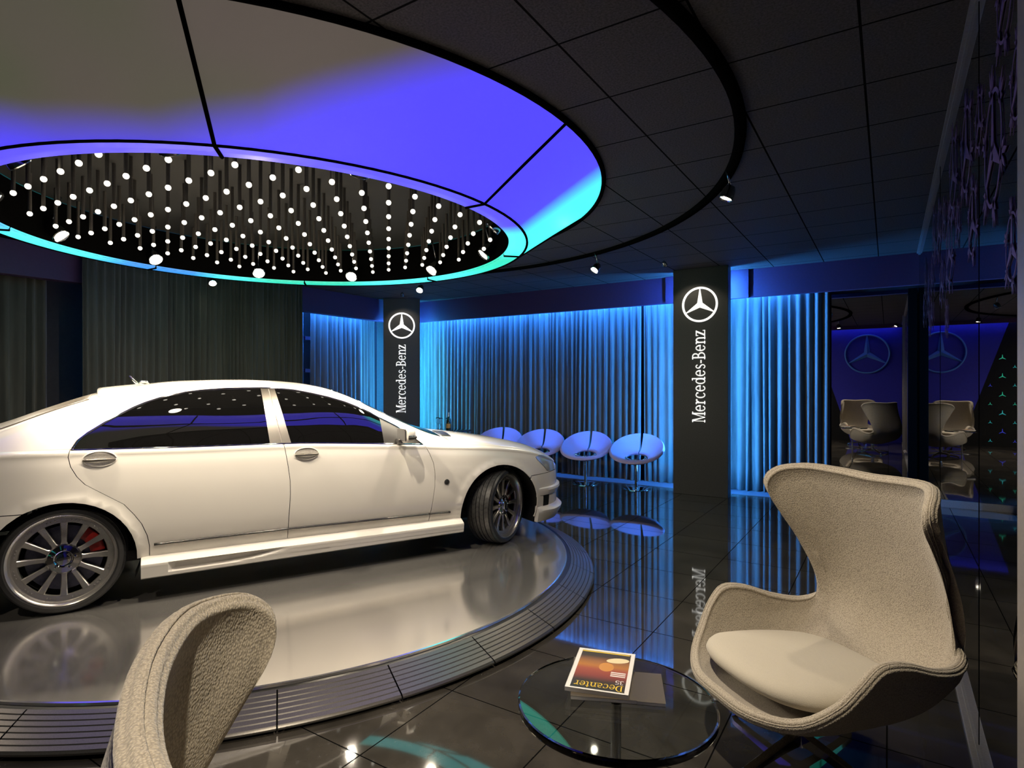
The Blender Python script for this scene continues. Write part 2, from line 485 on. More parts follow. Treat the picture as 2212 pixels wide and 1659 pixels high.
# valances (dropped bulkheads that hide the LED strips)
struct('trim_1', BX((-8.12, 8.60, 2.715), (XR, 8.68, ZC), 0.004), M['valance'])
struct('trim_2', BX((-8.12, YF, 2.70), (-7.97, 8.60, ZC), 0.004), M['valance'])
struct('trim_3', BX((-2.78, 8.55, 2.705), (-1.62, 8.60, ZC), 0.004), M['valance'])
# pier in the far corner
struct('trim_4', BX((-8.75, 8.25, 0), (-8.40, 9.05, ZC)), M['wall_dark'])
# short ledge along the curtain foot
struct('trim_5', BX((-8.2, 8.50, 0), (-.72, 9.05, 0.006), 0.002), noise_var(mat('grey_floor_strip', (.055, .05, .06), .8), 30, .1))

# LED strips behind the valances
def led(name, a, b, m, label):
    o = obj(name, BX(a, b), m, None, False); return tag(o, label, 'LED strip')
led('led_strip', (-8.0, 8.70, 3.02), (-2.0, 8.73, 3.05), M['led_blue'], 'long blue LED strip hidden above the back curtains behind the valance')
led('led_strip', (-1.9, 8.70, 3.02), (-1.05, 8.73, 3.05), M['led_blue'], 'short blue LED strip above the curtain beside the mirror')
led('led_strip', (-8.19, 6.3, 3.02), (-8.16, 7.85, 3.05), M['led_blue'], 'blue LED strip above the blue curtain on the left wall')
led('led_strip', (-2.475, 8.315, 0.05), (-2.455, 8.335, 3.05), M['led_violet'], 'upright blue LED strip on the left rear edge of the right sign pillar')
led('led_strip', (-1.885, 8.315, 0.05), (-1.865, 8.335, 3.05), M['led_violet'], 'upright blue LED strip on the right rear edge of the right sign pillar')
led('led_strip', (-7.50, 8.37, 0.05), (-7.48, 8.39, 2.66), M['led_cyan'], 'upright cyan LED strip behind the right edge of the corner sign pillar')
led('led_strip', (-7.90, 8.00, 0.05), (-7.88, 8.02, 2.66), M['led_violet'], 'upright blue LED strip behind the left edge of the corner sign pillar')

# black ring on the ceiling round the big light
o = obj('ceiling_ring', LA([(3.608, ZC), (3.615, 3.078), (3.625, 3.072), (3.675, 3.072), (3.68, ZC)], 160), M['frame_black'])
o.location = (CX, CY, 0)
tag(o, 'black circular rail on the dark tiled ceiling around the big round light', 'ceiling rail')

# ------------------------------------------------------------------ big round ceiling light
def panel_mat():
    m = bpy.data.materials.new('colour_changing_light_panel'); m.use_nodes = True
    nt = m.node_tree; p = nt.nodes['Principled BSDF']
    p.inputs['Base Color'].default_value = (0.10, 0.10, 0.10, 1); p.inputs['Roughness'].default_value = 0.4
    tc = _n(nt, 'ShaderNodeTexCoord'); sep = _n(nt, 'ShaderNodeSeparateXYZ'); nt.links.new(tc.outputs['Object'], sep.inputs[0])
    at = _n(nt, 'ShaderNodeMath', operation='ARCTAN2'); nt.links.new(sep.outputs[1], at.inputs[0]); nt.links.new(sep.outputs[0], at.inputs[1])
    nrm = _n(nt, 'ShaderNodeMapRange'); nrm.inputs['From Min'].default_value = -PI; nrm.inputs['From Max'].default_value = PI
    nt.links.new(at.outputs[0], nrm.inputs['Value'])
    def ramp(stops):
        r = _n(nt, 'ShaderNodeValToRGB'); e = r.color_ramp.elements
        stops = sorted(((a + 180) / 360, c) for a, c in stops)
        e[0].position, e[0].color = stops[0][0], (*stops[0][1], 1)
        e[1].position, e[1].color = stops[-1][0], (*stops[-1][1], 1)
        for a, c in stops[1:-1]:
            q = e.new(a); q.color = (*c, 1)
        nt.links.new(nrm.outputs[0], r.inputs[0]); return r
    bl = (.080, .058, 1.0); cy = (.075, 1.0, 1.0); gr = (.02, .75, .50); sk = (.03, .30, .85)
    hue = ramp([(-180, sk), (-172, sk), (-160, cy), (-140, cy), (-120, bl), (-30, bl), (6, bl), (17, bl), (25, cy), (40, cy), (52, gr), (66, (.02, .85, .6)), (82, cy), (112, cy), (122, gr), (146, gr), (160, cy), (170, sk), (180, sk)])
    # LED wash painted as emission: its reach out from the inner rim
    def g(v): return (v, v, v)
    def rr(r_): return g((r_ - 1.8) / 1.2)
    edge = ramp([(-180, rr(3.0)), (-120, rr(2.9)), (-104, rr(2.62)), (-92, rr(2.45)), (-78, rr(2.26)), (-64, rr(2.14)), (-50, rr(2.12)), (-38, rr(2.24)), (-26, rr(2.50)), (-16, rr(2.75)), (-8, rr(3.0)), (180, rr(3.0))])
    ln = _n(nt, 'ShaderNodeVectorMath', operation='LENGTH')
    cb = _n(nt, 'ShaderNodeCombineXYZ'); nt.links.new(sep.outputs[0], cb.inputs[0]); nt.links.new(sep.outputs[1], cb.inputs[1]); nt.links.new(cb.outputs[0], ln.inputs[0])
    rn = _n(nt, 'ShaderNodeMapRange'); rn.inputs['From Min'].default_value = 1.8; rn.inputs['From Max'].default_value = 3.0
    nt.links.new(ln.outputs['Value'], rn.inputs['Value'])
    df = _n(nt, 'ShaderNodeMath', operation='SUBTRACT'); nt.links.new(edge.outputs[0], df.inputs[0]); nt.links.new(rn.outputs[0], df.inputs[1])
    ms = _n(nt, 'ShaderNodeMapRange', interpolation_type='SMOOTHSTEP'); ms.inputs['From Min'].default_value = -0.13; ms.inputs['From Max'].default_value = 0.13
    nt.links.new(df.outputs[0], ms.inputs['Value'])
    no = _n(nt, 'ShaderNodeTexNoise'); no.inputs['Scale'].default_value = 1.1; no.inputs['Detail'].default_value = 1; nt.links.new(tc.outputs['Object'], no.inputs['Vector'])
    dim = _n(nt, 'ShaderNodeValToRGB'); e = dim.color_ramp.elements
    e[0].position = .36; e[0].color = (.066, .066, .042, 1); e[1].position = .62; e[1].color = (.080, .064, .054, 1)  # grey room light on the unlit part, painted as weak emission
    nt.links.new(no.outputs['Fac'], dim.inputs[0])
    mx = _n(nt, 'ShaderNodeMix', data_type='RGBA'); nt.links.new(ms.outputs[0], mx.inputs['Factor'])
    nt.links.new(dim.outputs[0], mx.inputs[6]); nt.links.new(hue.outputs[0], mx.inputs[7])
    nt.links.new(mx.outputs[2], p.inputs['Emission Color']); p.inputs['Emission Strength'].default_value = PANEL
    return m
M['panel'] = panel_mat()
L0 = thing('ceiling_light', 'huge round ceiling light with blue and cyan luminous panels above the car', 'ceiling light', (CX, CY, 0))
for k in range(8):
    a0 = R(1 + 45 * k) + 0.003; a1 = R(1 + 45 * (k + 1)) - 0.003
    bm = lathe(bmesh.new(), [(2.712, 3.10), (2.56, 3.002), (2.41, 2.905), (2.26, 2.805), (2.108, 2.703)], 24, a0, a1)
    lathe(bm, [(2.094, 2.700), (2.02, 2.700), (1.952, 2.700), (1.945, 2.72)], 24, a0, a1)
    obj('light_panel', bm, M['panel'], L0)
obj('inner_seam', LA([(2.108, 2.708), (2.110, 2.694), (2.092, 2.694), (2.090, 2.708)], 128, closed_prof=True), M['frame_black'], L0)
obj('outer_trim', LA([(2.70, 3.095), (2.705, 3.075), (2.728, 3.075), (2.735, 3.102)], 128, closed_prof=True), M['frame_black'], L0)
for k in range(8):
    a = R(1 + 45 * k)
    bm = bmesh.new()
    m = Matrix.Rotation(a, 4, 'Z')
    tube(bm, [m @ Vector((1.95, 0, 2.697)), m @ Vector((2.10, 0, 2.697)), m @ Vector((2.41, 0, 2.90)), m @ Vector((2.71, 0, 3.095))], 0.011, 6)
    obj('radial_seam', bm, M['frame_black'], L0)
obj('inner_drum', LA([(1.950, 2.705), (1.955, 3.09)], 128), M['frame_black'], L0)
bm = bmesh.new(); lathe(bm, [(0, 3.092), (1.95, 3.092)], 64); lathe(bm, [(0, 3.15), (2.75, 3.15)], 64); lathe(bm, [(2.72, 3.10), (2.75, 3.15)], 64)
obj('recess_ceiling', bm, mat('recess_black', (.012, .0115, .011), .7), L0)

# hanging rods with glowing ends on a quarter metre grid
SPOT_A = (24.5, 55, 86, 119, 150.8, 183, 213.2, 245, 276, 307, 338)
P0 = thing('pendant_light', 'thin grey rod with a glowing round tip hanging inside the round ceiling light', 'pendant light', (CX, CY, 0), 0, 'glowing rods inside the round ceiling light')
obj('rod', LA([(0, 3.09), (.0125, 3.09), (.0125, 2.80), (0, 2.80)], 10), M['pendant_rod'], P0, sharp=40)
bm = bmesh.new(); bmesh.ops.create_uvsphere(bm, u_segments=14, v_segments=10, radius=.0185, matrix=Matrix.Translation((0, 0, 2.785)))
obj('bulb', bm, M['bulb'], P0)
PS = 0.25
ax, ay = -2.61 - 20 * PS * .98, 2.67 - 20 * PS
first = True
for i in range(-9, 10):
    for j in range(-9, 10):
        # the visible diagonal of bulbs runs through (-3.70, 3.77)
        x, y = -3.70 + i * .2455 , 3.775 + j * .2505
        if math.hypot(x - CX, y - CY) > 1.80: continue
        if any(math.hypot(x - CX - 1.83 * math.cos(R(a)), y - CY - 1.83 * math.sin(R(a))) < .10 for a in SPOT_A): continue
        if first: P0.location = (x, y, 0); first = False
        else: dup(P0, (x, y, 0))

# warm spotlights -------------------------------------------------------------
def spotlight(name, loc, target, power, size, label, group=None, blend=0.5, cone=75, cat='spotlight'):
    t = thing(name, label, cat, loc, 0, group)
    d = (Vector(target) - Vector(loc)).normalized()
    q = d.to_track_quat('-Z', 'Y').to_matrix().to_4x4()
    bm = lathe(bmesh.new(), [(0, .075), (.026, .072), (.036, .05), (.040, 0), (.036, -.004), (.033, .004), (.031, .010)], 24)
    bmesh.ops.transform(bm, matrix=q @ Matrix.Scale(size, 4), verts=bm.verts[:])
    obj('housing', bm, M['spot_house'], t, sharp=40)
    bm = lathe(bmesh.new(), [(0, .002), (.031, .004)], 20); bmesh.ops.transform(bm, matrix=q @ Matrix.Scale(size, 4), verts=bm.verts[:])
    obj('lens', bm, M['spot_lens'], t)
    b = q @ Vector((0, 0, .07 * size))
    top = Vector((0, 0, ZC - .01 - loc[2]))
    obj('bracket', TU([b, b.lerp(top, .5) + Vector((0, 0, .02)), top], .009, 8), M['spot_house'], t)
    ld = bpy.data.lights.new('beam', 'SPOT'); ld.energy = power; ld.color = WARM
    ld.spot_size = R(cone); ld.spot_blend = blend; ld.shadow_soft_size = 0.03
    lo = bpy.data.objects.new('beam', ld); C.objects.link(lo); lo.parent = t
    lo.matrix_local = Matrix.Translation(d * .02) @ d.to_track_quat('-Z', 'Y').to_matrix().to_4x4()
    return t
for a in SPOT_A:
    x, y = CX + 1.83 * math.cos(R(a)), CY + 1.83 * math.sin(R(a))
    spotlight('spotlight', (x, y, 2.76), (CX - .45 * math.cos(R(a)), CY - .45 * math.sin(R(a)), 0.5), SPOT_INNER, 1.7, 'bright warm spotlight on the inner rim of the big round ceiling light', 'spotlights on the inner rim of the ceiling light', cone=95)
ringl = {157.5: 'at the back above the dark curtain', 112.5: 'in front of the corner sign pillar', 67.5: 'above the row of blue stools', 22.5: 'nearest to the right sign pillar',
         -22.5: 'at the top edge of the photo', -67.5: 'behind the viewer', -112.5: 'far left behind the viewer', 202.5: 'at the far left'}
for a, lb in ringl.items():
    x, y = CX + 3.61 * math.cos(R(a)), CY + 3.61 * math.sin(R(a))
    rt = 2.6 if -70 < a < 30 else 1.3
    tg = (CX + rt * math.cos(R(a)), CY + rt * math.sin(R(a)), 0.3)
    if a == -22.5: tg = (-.62, 2.05, .4)
    spotlight('ring_spotlight', (x, y, 2.88), tg, SPOT_RING * (2.9 if a == -22.5 else 1), 1.3, 'warm spotlight hanging from the black ceiling ring ' + lb, 'spotlights along the black ceiling ring', cone=84 if a == -22.5 else 115 if -70 < a < 30 else 80)
spotlight('pillar_spotlight', (-2.42, 7.44, 3.04), (-2.17, 8.13, 2.3), 14, .8, 'small spotlight on the ceiling just before the right sign pillar', cone=70)
spotlight('pillar_spotlight', (-7.05, 7.52, 3.04), (-7.5, 8.05, 2.4), 14, .8, 'small spotlight on the ceiling just before the corner sign pillar', cone=70)
# added spotlight, out of view, put in to brighten the near chair's wing
spotlight('added_spotlight', (.15, -.2, 3.03), (-.93, .74, .9), 340, 1.0, 'added unseen spotlight above the viewer brightening the near lounge chair', cone=30)

# ------------------------------------------------------------------ turntable
T = thing('turntable', 'low round turntable with polished metal top and grooved ramp rim under the car', 'turntable', (CX, CY, 0))
obj('disc_top', LA([(0, .12), (1.2, .12), (2.40, .12), (2.419, .12), (2.426, .117), (2.43, .108), (2.43, .02)], 160), M['disc'], T, sharp=12)
obj('gap_ring', LA([(2.43, .106), (2.458, .106), (2.458, .02)], 160), M['groove'], T, sharp=30)
r0, r1, z0, z1 = 2.46, 2.640, .108, .034
for k in range(30):
    a0 = R(12 * k + .08); a1 = R(12 * (k + 1) - .08)
    prof = []
    ng = 7
    for i in range(ng + 1):
        f = i / ng; f2 = (i + 1) / ng
        ra, za = r0 + (r1 - r0) * f, z0 + (z1 - z0) * f
        if i < ng:
            rb, zb = r0 + (r1 - r0) * (f2 - .035), z0 + (z1 - z0) * (f2 - .035)
            rc, zc2 = r0 + (r1 - r0) * (f2 - .018), z0 + (z1 - z0) * (f2 - .018) - .004
            prof += [(ra, za), (rb, zb), (rc, zc2)]
        else: prof += [(ra, za), (ra + .004, za - .006)]
    prof = [(r0, .02)] + prof + [(r1 + .004, .02), ]
    ob = obj('rim_segment', lathe(bmesh.new(), prof, 10, a0, a1), M['rim_metal'], T, sharp=20)
obj('plinth', LA([(2.3, .022), (2.615, .022), (2.615, 0), (2.3, 0)], 160, closed_prof=True), M['groove'], T, sharp=30)

# ------------------------------------------------------------------ curtains
def curtain(name, p0, p1, ztop, m, seed, label, pitch=.10, amp=.045, rows=10, lab='curtain'):
    rnd = random.Random(seed)
    p0 = Vector(p0); p1 = Vector(p1); d = (p1 - p0); Ln = d.length; d.normalize(); n = Vector((-d.y, d.x))
    # fold positions of uneven width
    xs = [0.0]
    while xs[-1] < Ln: xs.append(xs[-1] + pitch * rnd.uniform(.55, 1.5))
    sc_ = Ln / xs[-1]; xs = [x * sc_ for x in xs]
    ph, cols = [], []
    for k in range(len(xs) - 1):
        a = amp * rnd.uniform(.55, 1.25); sk = rnd.uniform(-.25, .25); fl = rnd.uniform(-.02, .02); sh = rnd.uniform(.3, 1.2)
        for q in range(8):
            u = q / 8
            cols.append((xs[k] + (xs[k + 1] - xs[k]) * u, a * (math.sin(2 * PI * (u + sk * .25 * math.sin(PI * u)))), fl, sh))
    cols.append((Ln, 0, 0, 1))
    P = []
    wob = [rnd.uniform(0, 6.28) for _ in range(4)]
    for (x, off, fl, sh) in cols:
        col = []
        for r in range(rows + 1):
            f = r / rows; z = ztop * (1 - f) + .006
            k = (.55 + .6 * f ** .8 * sh)
            o = off * k + fl * f + .012 * math.sin(x * 2.3 + wob[0] + f * 1.5) + .02 * f * math.sin(x * 5.1 + wob[1])
            if r == rows: o += .02 * math.sin(x * 9 + wob[2])
            xx = x + .012 * f * math.sin(x * 13 + wob[3])
            xx = min(max(xx, 0), Ln)
            q = p0 + d * xx + n * o
            col.append((q.x, q.y, z))
        P.append(col)
    bm = bmesh.new(); grid_surf(bm, P)
    o = obj(name, bm, m, None, True, recalc=False)
    s_ = o.modifiers.new('cloth', 'SOLIDIFY'); s_.thickness = .004
    return tag(o, label, lab)
curtain('curtain', (-8.30, 8.88), (-3.27, 8.88), 3.0, M['curtain'], 3, 'long grey pleated curtain lit blue from above behind the row of stools', .085)
curtain('curtain', (-3.23, 8.88), (-2.0, 8.88), 3.0, M['curtain'], 5, 'narrow bright blue lit curtain on the left side of the right sign pillar', .085)
curtain('curtain', (-1.98, 8.88), (-.66, 8.90), 3.0, M['curtain'], 8, 'blue lit curtain between the right sign pillar and the dark mirror', .12, .055)
curtain('curtain', (-8.32, 6.36), (-8.32, 6.47), 3.0, M['curtain'], 21, 'narrow sliver of blue lit curtain beside the charcoal curtain', .06, .03)
curtain('curtain', (-8.32, 6.62), (-8.32, 7.78), 3.0, M['curtain'], 11, 'blue lit curtain on the left wall beside the corner sign pillar', .11, .05)
curtain('curtain', (-8.45, 7.8), (-8.45, 8.3), 3.0, M['curtain_dark'], 12, 'dark narrow curtain between blue curtain and corner sign pillar', .09, .03)
curtain('curtain', (-7.83, 3.05), (-7.83, 6.06), 3.08, M['curtain_dark'], 14, 'wide charcoal curtain hanging straight behind the car roof', .075, .035)
curtain('curtain', (-8.25, -.3), (-8.25, 2.85), 3.0, M['curtain_dark'], 17, 'charcoal curtain at the far left edge behind the car boot', .11, .05)
led('led_strip', (-8.46, -.3, 3.02), (-8.43, 2.8, 3.05), mat('dim_blue_led', (0, 0, 0), .5, emit=BLUE, es=1.0), 'dim blue LED strip behind the charcoal curtain at far left')
# curtain rail brackets seen beside the blue curtain at left
for z in (2.30, 1.75):
    o = obj('wall_bracket', BX((-8.74, 6.50, z - .03), (-8.30, 6.60, z + .03), .004), M['valance'], None, False)
    tag(o, ('upper' if z > 2 else 'lower') + ' small shelf bracket at the edge of the blue curtain on the left wall', 'bracket')

# ------------------------------------------------------------------ sign pillars
def sign_pillar(loc, rotz, width, label):
    """front face looks along local -y; origin at the middle of the front face"""
    t = thing('sign_pillar', label, 'pillar', loc, rotz)
    obj('column', BX((-width / 2, 0, 0), (width / 2, .17, ZC), .003, 1), M['pillar'], t, False)
    fm = frame_mtx((0, -.001, 2.60), (1, 0, 0), (0, 0, 1))
    bm = lathe(bmesh.new(), [(.24, 0), (.24, .014), (.212, .014), (.212, 0)], 64, mtx=fm, closed_prof=True)
    star_bm(bm, .222, .042, .001, .020, fm, .022)
    obj('emblem', bm, M['white_sign'], t, False)
    h = .172; L = 1.257; s = 'Mercedes-Benz'; xs = L / (text_w(s) * h)
    fm = frame_mtx((h / 2 - .015, -.001, .998), (0, 0, 1), (-1, 0, 0))
    # letters run upward, tops to the left
    bm, _ = text_bm(s, h, xs, .012, fm)
    obj('lettering', bm, M['white_sign'], t, False)
    return t
sign_pillar((-2.165, 8.13, 0), 0, .735, 'black pillar with white star emblem and upright lettering, standing beside the mirror side curtain')
sign_pillar((-7.555, 8.045, 0), R(43), .66, 'black corner pillar with white star emblem and lettering, behind the car bonnet')

# ------------------------------------------------------------------ mirror at the back, glass partition at the right
W = thing('wall_mirror', 'tall dark mirror on the back wall reflecting the lounge and the star sign', 'mirror', (0, 0, 0))
obj('mirror_glass', BX((-.70, 9.00, .09), (.215, 9.02, 2.72)), M['mirror'], W, False)
obj('base_strip', BX((-.70, 8.975, 0), (.215, 9.02, .088), .003), M['frame_grey'], W, False)
obj('side_post', BX((.205, 8.93, 0), (.30, 9.02, 2.72), .003), M['frame_black'], W, False)
G = struct('wall_right', BX((XR, 1.88, .03), (XR + .012, 9.0, ZC - .03)), M['mirror'])
bm = BX((XR - .032, YF, 0), (XR - .005, 9.0, .022), .003); box(bm, (XR - .012, YF, 0), (XR + .03, 9.0, .035)); obj('base_rail', bm, M['frame_grey'], G, False)
bm = BX((XR - .026, YF, ZC - .02), (XR - .005, 8.58, ZC), .003); box(bm, (XR - .012, YF, ZC - .035), (XR + .03, 8.58, ZC)); obj('top_rail', bm, M['frame_grey'], G, False)
obj('post', BX((XR - .045, 1.70, 0), (XR + .02, 1.885, ZC), .004), M['frame_grey'], G, False)
obj('glass_joint', BX((XR - .0015, 3.048, .03), (XR + .001, 3.054, ZC - .03)), M['frame_black'], G, False)
obj('glass_joint', BX((XR - .0015, 5.2, .03), (XR + .001, 5.206, ZC - .03)), M['frame_black'], G, False)
obj('lower_wall', BX((XR, YF, 0), (XR + .05, 1.70, ZC)), M['wall_dark'], G, False)

# star wreath decals on the glass
def wreath_bm(r, seed):
    bm = bmesh.new(); rnd = random.Random(seed)
    fm = frame_mtx((0, 0, 0), (0, -1, 0), (0, 0, 1))     # faces -x
    T_ = .002
    arc_strip(bm, 0, 0, r, r, r * .075, r * .075, 0, 360, 0, T_, 48, fm)
    star = [(90, 0), (210, 0), (330, 0)]
    c = (0, -.02 * r)
    for a, _ in star:                                           # tapering arms of the star
        d = (math.cos(R(a)), math.sin(R(a))); n = (-d[1], d[0]); q = (-math.cos(R(a)) * .0, 0)
        w0 = .17 * r
        prism(bm, [(c[0] + n[0] * w0, c[1] + n[1] * w0), (c[0] - n[0] * w0, c[1] - n[1] * w0), (d[0] * r * .96 - n[0] * .035 * r, d[1] * r * .96 - n[1] * .035 * r), (d[0] * r * .96 + n[0] * .035 * r, d[1] * r * .96 + n[1] * .035 * r)], 0, T_, fm)
    for k in range(6):                                          # sprays of narrow leaves
        a = 90 + 60 * k + 8
        big = 1.0 if k % 2 == 0 else .8
        base = (math.cos(R(a)) * r * .97, math.sin(R(a)) * r * .97)
        arc_strip(bm, base[0], base[1], .13 * r * big, .13 * r * big, .129 * r * big, .129 * r * big, 0, 360, 0, T_, 12, fm)
        for da, ln in ((-52, .34), (-18, .50), (14, .56), (48, .36)):
            b = a + da; d = (math.cos(R(b)), math.sin(R(b))); n = (-d[1], d[0]); ll = ln * r * big * 1.05; ww = .055 * r
            prism(bm, [base, (base[0] + d[0] * ll * .55 - n[0] * ww, base[1] + d[1] * ll * .55 - n[1] * ww), (base[0] + d[0] * ll, base[1] + d[1] * ll), (base[0] + d[0] * ll * .55 + n[0] * ww, base[1] + d[1] * ll * .55 + n[1] * ww)], 0, T_, fm)
    return bm
dec = [(2.649, 2.328, .203, 'largest violet star wreath decal, high on the glass near the front'), (2.17, 2.365, .11, 'violet star wreath decal on the glass right beside the grey post'),
       (2.398, 2.737, .149, 'violet star wreath decal cut by the top edge of the photo'), (2.265, 1.91, .103, 'lowest violet star wreath decal near the grey post'),
       (3.496, 2.612, .197, 'violet star wreath decal touching the top rail behind the largest one'), (3.026, 2.567, .105, 'small violet star wreath decal left of the largest one'),
       (3.243, 2.213, .144, 'violet star wreath decal under the small one, left of the largest')]
far_ = [(3.898, 2.354, .094), (4.377, 2.312, .194), (4.093, 2.683, .194), (5.28, 2.621, .168), (4.785, 2.588, .107), (4.953, 2.202, .132), (4.627, 1.919, .088), (5.833, 2.706, .168), (6.024, 2.399, .116),
        (6.6, 2.317, .17), (6.09, 2.096, .098), (5.598, 2.512, .072), (6.445, 2.05, .083), (7.1, 2.55, .15), (7.3, 2.25, .12)]
for i, (y, z, r, lb) in enumerate(dec):
    o = obj('wreath_decal', wreath_bm(r, i), M['decal'], None, False); o.location = (XR - .0025, y, z); tag(o, lb, 'decal')
for i, (y, z, r) in enumerate(far_):
    o = obj('wreath_decal', wreath_bm(r, i + 20), M['decal'], None, False); o.location = (XR - .0025 - .003 * (i % 3), y, z)
    tag(o, 'violet star wreath decal in the dense cluster at the far end of the glass', 'decal', 'far cluster of wreath decals')

# ------------------------------------------------------------------ star wall behind the viewer (seen in the mirror)
S = thing('star_sign', 'big blue panel with a large metal star in a ring, mirrored at the right', 'sign', (-.49, YF, 0))
bm = bmesh.new()
fm = frame_mtx((0, 0.001, 0), (-1, 0, 0), (0, 0, 1))
def panel_half(z): return .38 + .315 * z
poly = [(-.78, 0), (panel_half(0), 0), (panel_half(3.02), 3.02), (-.78, 3.02)]
prism(bm, poly, 0, .02, fm)
obj('panel', bm, M['star_blue_panel'], S, False)
fm = frame_mtx((-.0, .022, 2.34), (-1, 0, 0), (0, 0, 1))
obj('star_ring', lathe(bmesh.new(), [(.53, .03), (.525, .06), (.508, .072), (.49, .06), (.485, .03), (.508, .018)], 96, mtx=fm, closed_prof=True), M['star_metal'], S)
bm = bmesh.new(); star_bm(bm, .50, .085, .02, .10, fm, .03); obj('star', bm, M['star_metal'], S, False)
struct('trim_6', BX((-2.6, -.23, 3.00), (.25, -.21, ZC), .002), M['valance'])
led('led_strip', (-2.3, -.25, 3.02), (.24, -.232, 3.06), mat('star_wall_led', (0, 0, 0), .5, emit=(.10, .14, 1), es=7.0), 'blue LED strip under the ceiling washing the star panel')
bm = bmesh.new(); fm = frame_mtx((0, 0, 0), (-1, 0, 0), (0, 0, 1)); star_bm(bm, 1, .17, 0, .04, fm, .05)
base_star = bm
ms = bpy.data.meshes.new('star_light'); base_star.to_mesh(ms); base_star.free()
rnd = random.Random(4)
meshes = {}
for k in ('star_green', 'star_blue', 'star_teal'):
    m2 = ms.copy(); m2.materials.append(M[k]); meshes[k] = m2
for ci in range(12):
    x = -1.47 - .232 * ci
    for ri in range(12):
        z = .25 + .45 * ri * .5 * 2 - (.225 if ci % 2 == 0 else 0) + .12
        if z > 2.3 or z < .1: continue
        if -.49 - panel_half(z) < x + .12: continue
        kk = rnd.choice(['star_green', 'star_teal', 'star_teal', 'star_blue'])
        o = bpy.data.objects.new('star_light', meshes[kk]); C.objects.link(o)
        sz = .075 if ci % 2 else .045
        o.scale = (sz, sz, sz); o.location = (x, YF + .004, z)
        nm = {'star_green': 'green', 'star_blue': 'blue', 'star_teal': 'teal'}[kk]
        tag(o, ('larger ' if ci % 2 else 'tiny ') + nm + ' star shaped light on the black wall beside the star panel', 'wall light', 'star lights on the black wall')

# ================================================================== THE CAR
# local frame: x = forward from the rear axle, y = left, z = up from the turntable top
PSI = 26.36
M['triangle'] = mat('dark_grey_triangle', (0.055, 0.052, 0.047), 0.4, 0.2)
M['handle'] = noise_var(mat('satin_white_handle_bowl', (0.50, 0.47, 0.42), 0.25, 0.3), 120, .15)
CAR = thing('car', 'pearl white four-door saloon car with dark windows and chrome wheels on the turntable', 'car', (-5.001, 1.934, .12), R(90 - PSI))
HWID = .932
f_zb = pchip([-1.13, -.9, -.55, -.38, .38, .6, 2.4, 2.64, 3.40, 3.6, 3.93], [.26, .20, .19, .20, .278, .278, .268, .26, .20, .17, .18])
f_zs = pchip([-1.13, -1.0, -.7, -.3, .03, .65, 1.31, 1.90, 2.33, 2.6, 2.9, 3.2, 3.45, 3.6, 3.75, 3.86, 3.93],
             [.90, .965, .985, .992, .988, .974, .964, .932, .905, .885, .862, .826, .775, .725, .672, .63, .60])
f_zd = pchip([-1.13, -1.0, -.7, 0, 2.3, 2.45, 2.6, 2.83, 3.12, 3.35, 3.55, 3.72, 3.84, 3.93],
             [.93, 1.005, 1.03, 1.0, .955, .975, .965, .945, .905, .868, .822, .765, .70, .63])
def f_W(s):
    s = np.asarray(s, float)
    w_ = np.full_like(s, HWID)
    a = np.clip((s - 3.22) / .715, 0, 1); w_ = w_ * (1 - a ** 2.6) ** (1 / 2.6)
    b = np.clip((-.55 - s) / .585, 0, 1); w_ = w_ * (1 - b ** 3.0) ** (1 / 3.0)
    return w_
def flare(s, z):
    out = 0
    for cs, cz, ra in ((0.0, .30, .378), (3.03, .315, .380)):
        d = np.hypot(s - cs, z - cz) - ra
        out = out + .013 * np.exp(-(np.clip(d, 0, None) / .035) ** 2)
    return out
def secpts(s):
    s = np.asarray(s, float)
    W_ = f_W(s); k = W_ / HWID; zb, zs, zd = f_zb(s), f_zs(s), f_zd(s); H_ = zs - zb
    t = [W_ - .040 * k, W_ - .020 * k, W_ - .001 * k, W_ + .004 * k, W_ - .002 * k, W_ - .022 * k, W_ - .070 * k, W_ * .55, W_ * 0]
    z = [zb, zb + .11 * H_, zb + .27 * H_, zb + .50 * H_, zb + .72 * H_, zb + .915 * H_, zs, zs + .80 * (zd - zs), zd]
    return np.stack([np.stack(t, -1), np.stack(z, -1)], -1)
def body(s, v):
    """v in 0..8 along the section -> (s, t, z)"""
    s = np.asarray(s, float); v = np.asarray(v, float)
    p = catmull(secpts(s), v)
    t = p[..., 0] + np.where(v < 6, flare(s, p[..., 1]), 0) * (f_W(s) / HWID)
    return np.stack([s, t, p[..., 1]], -1)
VV = np.linspace(0, 6, 121)
def v_of(s, z):
    zz = body(np.full(121, s), VV)[:, 2]
    return float(np.interp(z, zz, VV))
